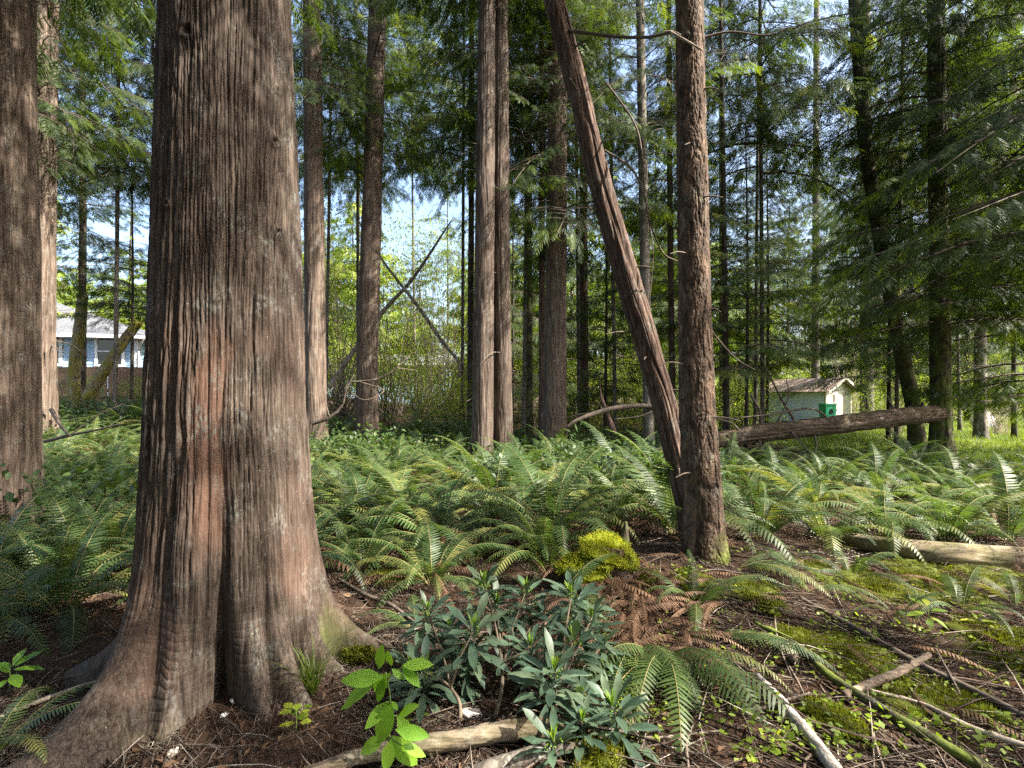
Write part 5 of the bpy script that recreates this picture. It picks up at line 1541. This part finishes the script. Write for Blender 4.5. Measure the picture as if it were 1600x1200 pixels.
# lime green sapling
sb = G(598, 1.95)
sap = thing('sapling', 'lime green sapling with oval leaves in front of the laurel and the giant cedar root', 'sapling', sb)
LV = [((592, 1062), (524, 1106)), ((600, 1058), (530, 1062)), ((610, 1052), (580, 1083)), ((592, 1045), (596, 1008)), ((612, 1045), (632, 1062)), ((628, 1040), (677, 1036)), ((628, 1042), (657, 1072)), ((612, 1040), (604, 1018)),
      ((608, 1095), (568, 1140)), ((612, 1098), (588, 1168)), ((612, 1095), (622, 1110)), ((620, 1118), (648, 1160)), ((622, 1118), (652, 1100)), ((600, 1150), (560, 1180)), ((612, 1150), (655, 1200)), ((612, 1155), (600, 1210)), ((618, 1140), (672, 1150)), ((600, 1060), (588, 1100)), ((628, 1165), (668, 1180))]
mb = MB(); g = np.random.default_rng(7)
for k, (a, b) in enumerate(LV):
    pa, pb = P(*a, 1.95 + .05 * (g.random() - .5)), P(*b, 1.95 + .12 * (g.random() - .6))
    d = np.array(pb - pa); L = np.linalg.norm(d); d = d / L
    v, q = leaf_blade(L, L * .42, .15, .12, 'oval', 6, .08, g)
    up = np.array([.1, -.75 if k % 3 else -.3, .7]) + g.normal(0, .15, 3); yv = np.cross(up, d); yv /= np.linalg.norm(yv); zv = np.cross(d, yv)
    mb.add(v @ np.stack([d, yv, zv], -1).T + np.array(pa - sb), q, tint=np.clip(.15 + .7 * g.random(), 0, 1))
obj('leaves', mb.build('leaves', M['lime_leaf']), sap)
for pth in ([(602, 1225), (608, 1150), (610, 1095), (603, 1050)], [(609, 1120), (620, 1118)], [(606, 1060), (628, 1042)], [(608, 1150), (628, 1165)]):
    obj('stem', tube_mesh('stem', [tuple(P(a, b, 1.95) - sb) for a, b in pth], [.004, .0025], M['green_stem'], 6, 14), sap)


def small_plant(name, label, cat, px, py, leaves, mat='lime_leaf', lift=.0, Y=None, wl=.45):
    base = GP(px, py) if Y is None else G(px, Y)
    t = thing(name, label, cat, base); mb = MB(); g = np.random.default_rng(px)
    for (az, el, L, h) in leaves:
        v, q = leaf_blade(L, L * wl, .3, .15, 'oval', 6, .1, g)
        off = np.array([.02 * math.cos(R(az)), .02 * math.sin(R(az)), h])
        mb.add(v @ rotm(R(az), R(el), .3 * (g.random() - .5)).T + off, q, tint=g.random())
    obj('leaves', mb.build('leaves', M[mat]), t)
    hm = max(x[3] for x in leaves)
    if hm > .02: obj('stem', tube_mesh('stem', [(0, 0, -.02), (.004, 0, hm * .5), (0, 0, hm)], [.003, .002], M['green_stem'], 6, 10), t)
    return t


small_plant('seedling', 'tiny two leaved lime seedling at the foot of the giant cedar', 'seedling', 268, 1120, [(200, -10, .095, .09), (10, 15, .075, .10), (80, 40, .045, .10), (260, -30, .03, .06)])
small_plant('broadleaf_plant', 'low bright broadleaf plant at the left border below the lit fern', 'plant', 15, 1085, [(10, 5, .14, .12), (60, 25, .13, .13), (-30, -5, .12, .10), (150, 20, .12, .1), (100, 40, .1, .13), (-80, 0, .1, .08)])
small_plant('broadleaf_plant', 'small herb with fresh green leaves on the slope below the pale log', 'plant', 1450, 985, [(0, 10, .12, .13), (180, 0, .13, .12), (60, 20, .10, .16), (120, 25, .1, .16), (-60, -20, .12, .1), (-120, -20, .1, .09), (20, -5, .09, .07)], 'bright_leaf')
small_plant('broadleaf_plant', 'two pairs of fresh leaves near the right border of the slope', 'plant', 1530, 985, [(0, 5, .1, .06), (170, 10, .1, .06), (80, 30, .06, .07)], 'bright_leaf')
small_plant('herb', 'small scalloped green herb at the foot of the giant cedar, beside the grass tuft', 'plant', 462, 1140, [(a * 53, 15, .05, .03 + .02 * (a % 4)) for a in range(12)], 'bright_leaf', wl=.8)
for k, (px, py, lab) in enumerate([(650, 1130, 'tiny green seedling on the litter under the laurel'), (1230, 1125, 'tiny green seedling beside the birch stick'), (1340, 985, 'tiny green seedling above the brown pole'), (1420, 1075, 'tiny green seedling beside the pale stick')]):
    small_plant('seedling', lab, 'seedling', px, py, [(a * 80 + k * 20, 20, .04, .03) for a in range(4)], 'bright_leaf', wl=.6)
p = GP(488, 1085)
mb = MB(); g = np.random.default_rng(8)
for k in range(70):
    az = g.random() * 6.28; L = .18 + .2 * g.random(); el = 1.0 + .5 * g.random(); s = np.linspace(0, 1, 6)
    cx = .04 * (g.random() - .5) + np.cos(az) * L * np.cos(el) * s * (1 + .8 * s); cyy = .04 * (g.random() - .5) + np.sin(az) * L * np.cos(el) * s * (1 + .8 * s); cz = L * np.sin(el) * (s - .35 * s ** 3)
    wv = np.array([-math.sin(az), math.cos(az), 0]) * .0035
    c = np.stack([cx, cyy, cz], 1); wd = (1 - s ** 2)[:, None] * wv
    V = np.stack([c - wd, c + wd], 1).reshape(-1, 3)
    mb.add(V, [(2 * i, 2 * i + 1, 2 * i + 3, 2 * i + 2) for i in range(5)], tint=g.random() * .7)
tag(obj('grass_tuft', mb.build('grass tuft', M['grass']), None, p), 'tuft of long grass blades at the right foot of the giant cedar', 'grass')

# pale chips and stones by the cedar foot
for k, (px, py, r, lab) in enumerate([(258, 1152, .016, 'white oval stone lying on the dark soil at the cedar foot'), (272, 1180, .018, 'tan flat chip on the soil near the bottom border'), (365, 1095, .012, 'small white stone nearest the cleft of the giant cedar'), (735, 1123, .03, 'pale tan mushroom like wood chip on the litter above the thin log'), (350, 1120, .010, 'tiny white stone among chips under the giant cedar')]):
    p = GP(px, py); g_ = (2.0, 1.1, .8)
    o = obj('stone', blob('stone', tuple(r * q for q in g_), 120 + k, M['white_trim'] if 'white' in lab else M['grey_wood'], 12, .2), None, (p.x, p.y, p.z + r * .4), (0, 0, k))
    tag(o, lab, 'stone')

# ------------------------------------------------------------------ litter: countless twigs, needles, leaves
def litter(nt, seed, ylo, yhi, rmax, lmax, name, label, ybias=1.0, pxr=(-260, 1900)):
    g = np.random.default_rng(seed)
    Y = ylo + (yhi - ylo) * g.random(nt) ** ybias; px = pxr[0] + (pxr[1] - pxr[0]) * g.random(nt); x = (px - 800) / F * Y
    dens = .35 + .65 * sst(.35, .6, vn(x * 2 + 30, Y * 2 + 30, seed=11))
    keep = (g.random(nt) < dens) & (np.hypot(x - BIG[0], Y - BIG[1]) > .42)
    x, Y = x[keep], Y[keep]; n_ = len(x)
    L = lmax * (.15 + .85 * g.random(n_) ** 2.2); r = rmax * (.35 + .65 * g.random(n_) ** 2)
    az = np.where(g.random(n_) < .5, R(-35) + .5 * g.normal(0, 1, n_), g.random(n_) * 6.28)
    d = np.stack([np.cos(az), np.sin(az)], 1); pv = np.stack([-d[:, 1], d[:, 0]], 1)
    bend = L * .22 * g.normal(0, 1, n_); rings = []
    for t, rk in ((-.5, .6), (-.15, 1), (.2, .9), (.5, .25)):
        cx = x + d[:, 0] * L * t + pv[:, 0] * bend * (t * t - .12); cyy = Y + d[:, 1] * L * t + pv[:, 1] * bend * (t * t - .12)
        cz = H(cx, cyy) + r + .004 + .018 * g.random(n_) + L * .10 * g.random(n_) * (t + .5)
        for a in (0, 2.1, 4.2):
            rings.append(np.stack([cx + pv[:, 0] * r * rk * math.cos(a), cyy + pv[:, 1] * r * rk * math.cos(a), cz + r * rk * math.sin(a)], 1))
    V = np.stack(rings, 1)
    b = (np.arange(n_) * 12)[:, None]
    qs = np.array([(i * 3 + j, i * 3 + (j + 1) % 3, i * 3 + 3 + (j + 1) % 3, i * 3 + 3 + j) for i in range(3) for j in range(3)])
    Q = (b[:, :, None] + qs[None]).reshape(-1, 4)
    mb = MB(); mb.add(V.reshape(-1, 3), Q, tint=np.repeat(np.clip(g.random(n_) ** 1.3 + .1 * g.normal(0, 1, n_), 0, 1), 12))
    o = obj(name, mb.build(name, M['twig']))
    return tag(o, label, None, None, 'stuff')


litter(11500, 901, 1.7, 6.5, .0045, .5, 'fallen_twigs', 'fallen twigs strewn over the forest floor', 1.3)
litter(33000, 902, 1.7, 6.5, .0018, .12, 'fine_litter', 'fine needles and twig bits on the forest floor', 1.3)
litter(2200, 903, 1.7, 6.0, .007, 1.2, 'fallen_sticks', 'thin sticks scattered over the slope right of the flaky tree', 1.3, (900, 1660))

litter(9000, 904, 1.7, 3.4, .0025, .22, 'bark_litter', 'bark shreds and twigs around the giant cedar foot', 1.0, (-60, 760))
litter(7000, 906, 2.5, 4.8, .003, .3, 'fern_bed_litter', 'twigs and stalks between the fern bed and the laurel', 1.0, (450, 1150))
g = np.random.default_rng(905)
nl = 9000
Y = 1.7 + 5.5 * g.random(nl) ** 1.3; px = -260 + 2160 * g.random(nl); x = (px - 800) / F * Y
keep = (np.hypot(x - BIG[0], Y - BIG[1]) > .42) & (vn(x * 1.5 + 20, Y * 1.5 + 20, seed=12) > .3)
x, Y = x[keep], Y[keep]; nl = len(x)
c = np.stack([x, Y, H(x, Y) + .012 + .02 * g.random(nl)], 1)
az = g.random(nl) * 6.28; D = np.stack([np.cos(az), np.sin(az), .5 * g.normal(0, 1, nl)], 1)
Fm = frames(D, np.stack([g.normal(0, .6, nl), g.normal(0, .6, nl), np.ones(nl)], 1))
sz = (.007 + .032 * g.random(nl) ** 3)[:, None]
wv = Fm[:, :, 1] * sz * .45; dd = Fm[:, :, 0] * sz; up = Fm[:, :, 2] * sz * .3
V = np.stack([c - dd, c + wv + up, c + dd * .9, c - wv + up], 1).reshape(-1, 3)
mb = MB(); mb.add(V, np.arange(len(V)).reshape(-1, 4), tint=np.repeat(g.random(nl), 4))
tag(obj('dead_leaves', mb.build('dead leaves', M['dead_frond'], False)), 'brown dead leaves and bark flakes on the forest floor', None, None, 'stuff')

# withered fronds hanging under the ferns and in front of the stump
g = np.random.default_rng(907)
vs, qs, ts, n0 = [], [], [], 0
DV = [frond_arrays(fg, .7, 24, .055, 15, -50, .3, fold=.9) for _ in range(3)]
for k in range(270):
    if k < 38:
        px, py = 960 + 150 * (g.random() - .5), 930 + 90 * (g.random() - .3); p = GP(px, py); x, y = p.x, p.y
    elif k < 130:
        px, py = 1010 + 130 * (g.random() - .5), 950 + 140 * (g.random() - .3); p = GP(px, py); x, y = p.x, p.y
    else:
        y = 2.6 + 5 * g.random(); x = PX(400 + 1250 * g.random(), y)
        if math.hypot(x - BIG[0], y - BIG[1]) < 1.0: continue
    v, q, mi, ti = DV[k % 3]
    sc = .35 + .5 * g.random()
    v = (v * sc) @ rotm(g.random() * 6.28, .3 * (g.random() - .3), .8 * (g.random() - .5)).T
    v = v + [x, y, Hs(x, y) + .03 + (.12 * g.random() if k < 70 else .03)]
    v[:, 2] = np.maximum(v[:, 2], H(v[:, 0], v[:, 1]) + .004)
    vs.append(v); qs.append(q + n0); ts.append(np.clip(ti + .5 * (g.random() - .5), 0, 1)); n0 += len(v)
o = obj('dead_fronds', mesh('dead fronds', np.concatenate(vs), np.concatenate(qs), None, [M['dead_frond']], None, None, True, {'tint': np.concatenate(ts)}))
tag(o, 'withered brown fern fronds on the forest floor', None, None, 'stuff')

g = np.random.default_rng(908)
nl = 2600
cx_ = g.random(220); cp = [GP(900 + 720 * g.random(), 860 + 330 * g.random()) for _ in range(220)]
k = g.integers(220, size=nl)
x = np.array([p.x for p in cp])[k] + .05 * g.normal(0, 1, nl); Y = np.array([p.y for p in cp])[k] + .05 * g.normal(0, 1, nl)
pos = np.stack([x, Y, H(x, Y) + .015 + .05 * g.random(nl)], 1)
az = g.random(nl) * 6.28; el = g.normal(.1, .4, nl)
D = np.stack([np.cos(az) * np.cos(el), np.sin(az) * np.cos(el), np.sin(el)], 1)
Fm = frames(D, np.stack([g.normal(0, .4, nl), g.normal(0, .4, nl), np.ones(nl)], 1))
sz = .015 + .03 * g.random(nl)
wv = Fm[:, :, 1] * (sz * .36)[:, None]
V = np.stack([pos, pos + D * (sz * .5)[:, None] + wv, pos + D * sz[:, None], pos + D * (sz * .5)[:, None] - wv], 1).reshape(-1, 3)
mb = MB(); mb.add(V, np.arange(len(V)).reshape(-1, 4), tint=np.repeat(g.random(nl) * .7, 4))
tag(obj('small_weeds', mb.build('small weeds', M['bright_leaf'], False)), 'tiny green weeds among the litter of the slope', None, None, 'stuff')

# low moss tufts over the mossy ground
g = np.random.default_rng(909)
nl = 90000
ci = g.integers(len(MOSS_W), size=nl)
cc = np.array([(p.x, p.y, r) for p, r in MOSS_W])[ci]
x = cc[:, 0] + cc[:, 2] * 1.1 * g.normal(0, .6, nl); Y = cc[:, 1] + cc[:, 2] * 1.3 * g.normal(0, .6, nl)
keep = (moss_at(x, Y) > .25 + .5 * vn(x * 25, Y * 25, seed=14))
x, Y = x[keep], Y[keep]; nl = len(x)
ln = .010 + .022 * g.random(nl)
p0 = np.stack([x, Y, H(x, Y) + .03], 1)
d = np.stack([g.normal(0, .7, nl), g.normal(0, .7, nl), np.ones(nl)], 1); d /= np.linalg.norm(d, axis=1)[:, None]
sd_ = np.cross(d, g.normal(0, 1, (nl, 3))); sd_ /= np.linalg.norm(sd_, axis=1)[:, None]
V = np.stack([p0 - sd_ * .004, p0 + sd_ * .004, p0 + d * ln[:, None]], 1).reshape(-1, 3)
mb = MB(); mb.add(V, t=np.arange(len(V)).reshape(-1, 3), tint=np.repeat(.15 + .6 * g.random(nl), 3))
tag(obj('ground_moss', mb.build('ground moss', M['moss'], False)), 'patchy moss on the littered slope', None, None, 'stuff')
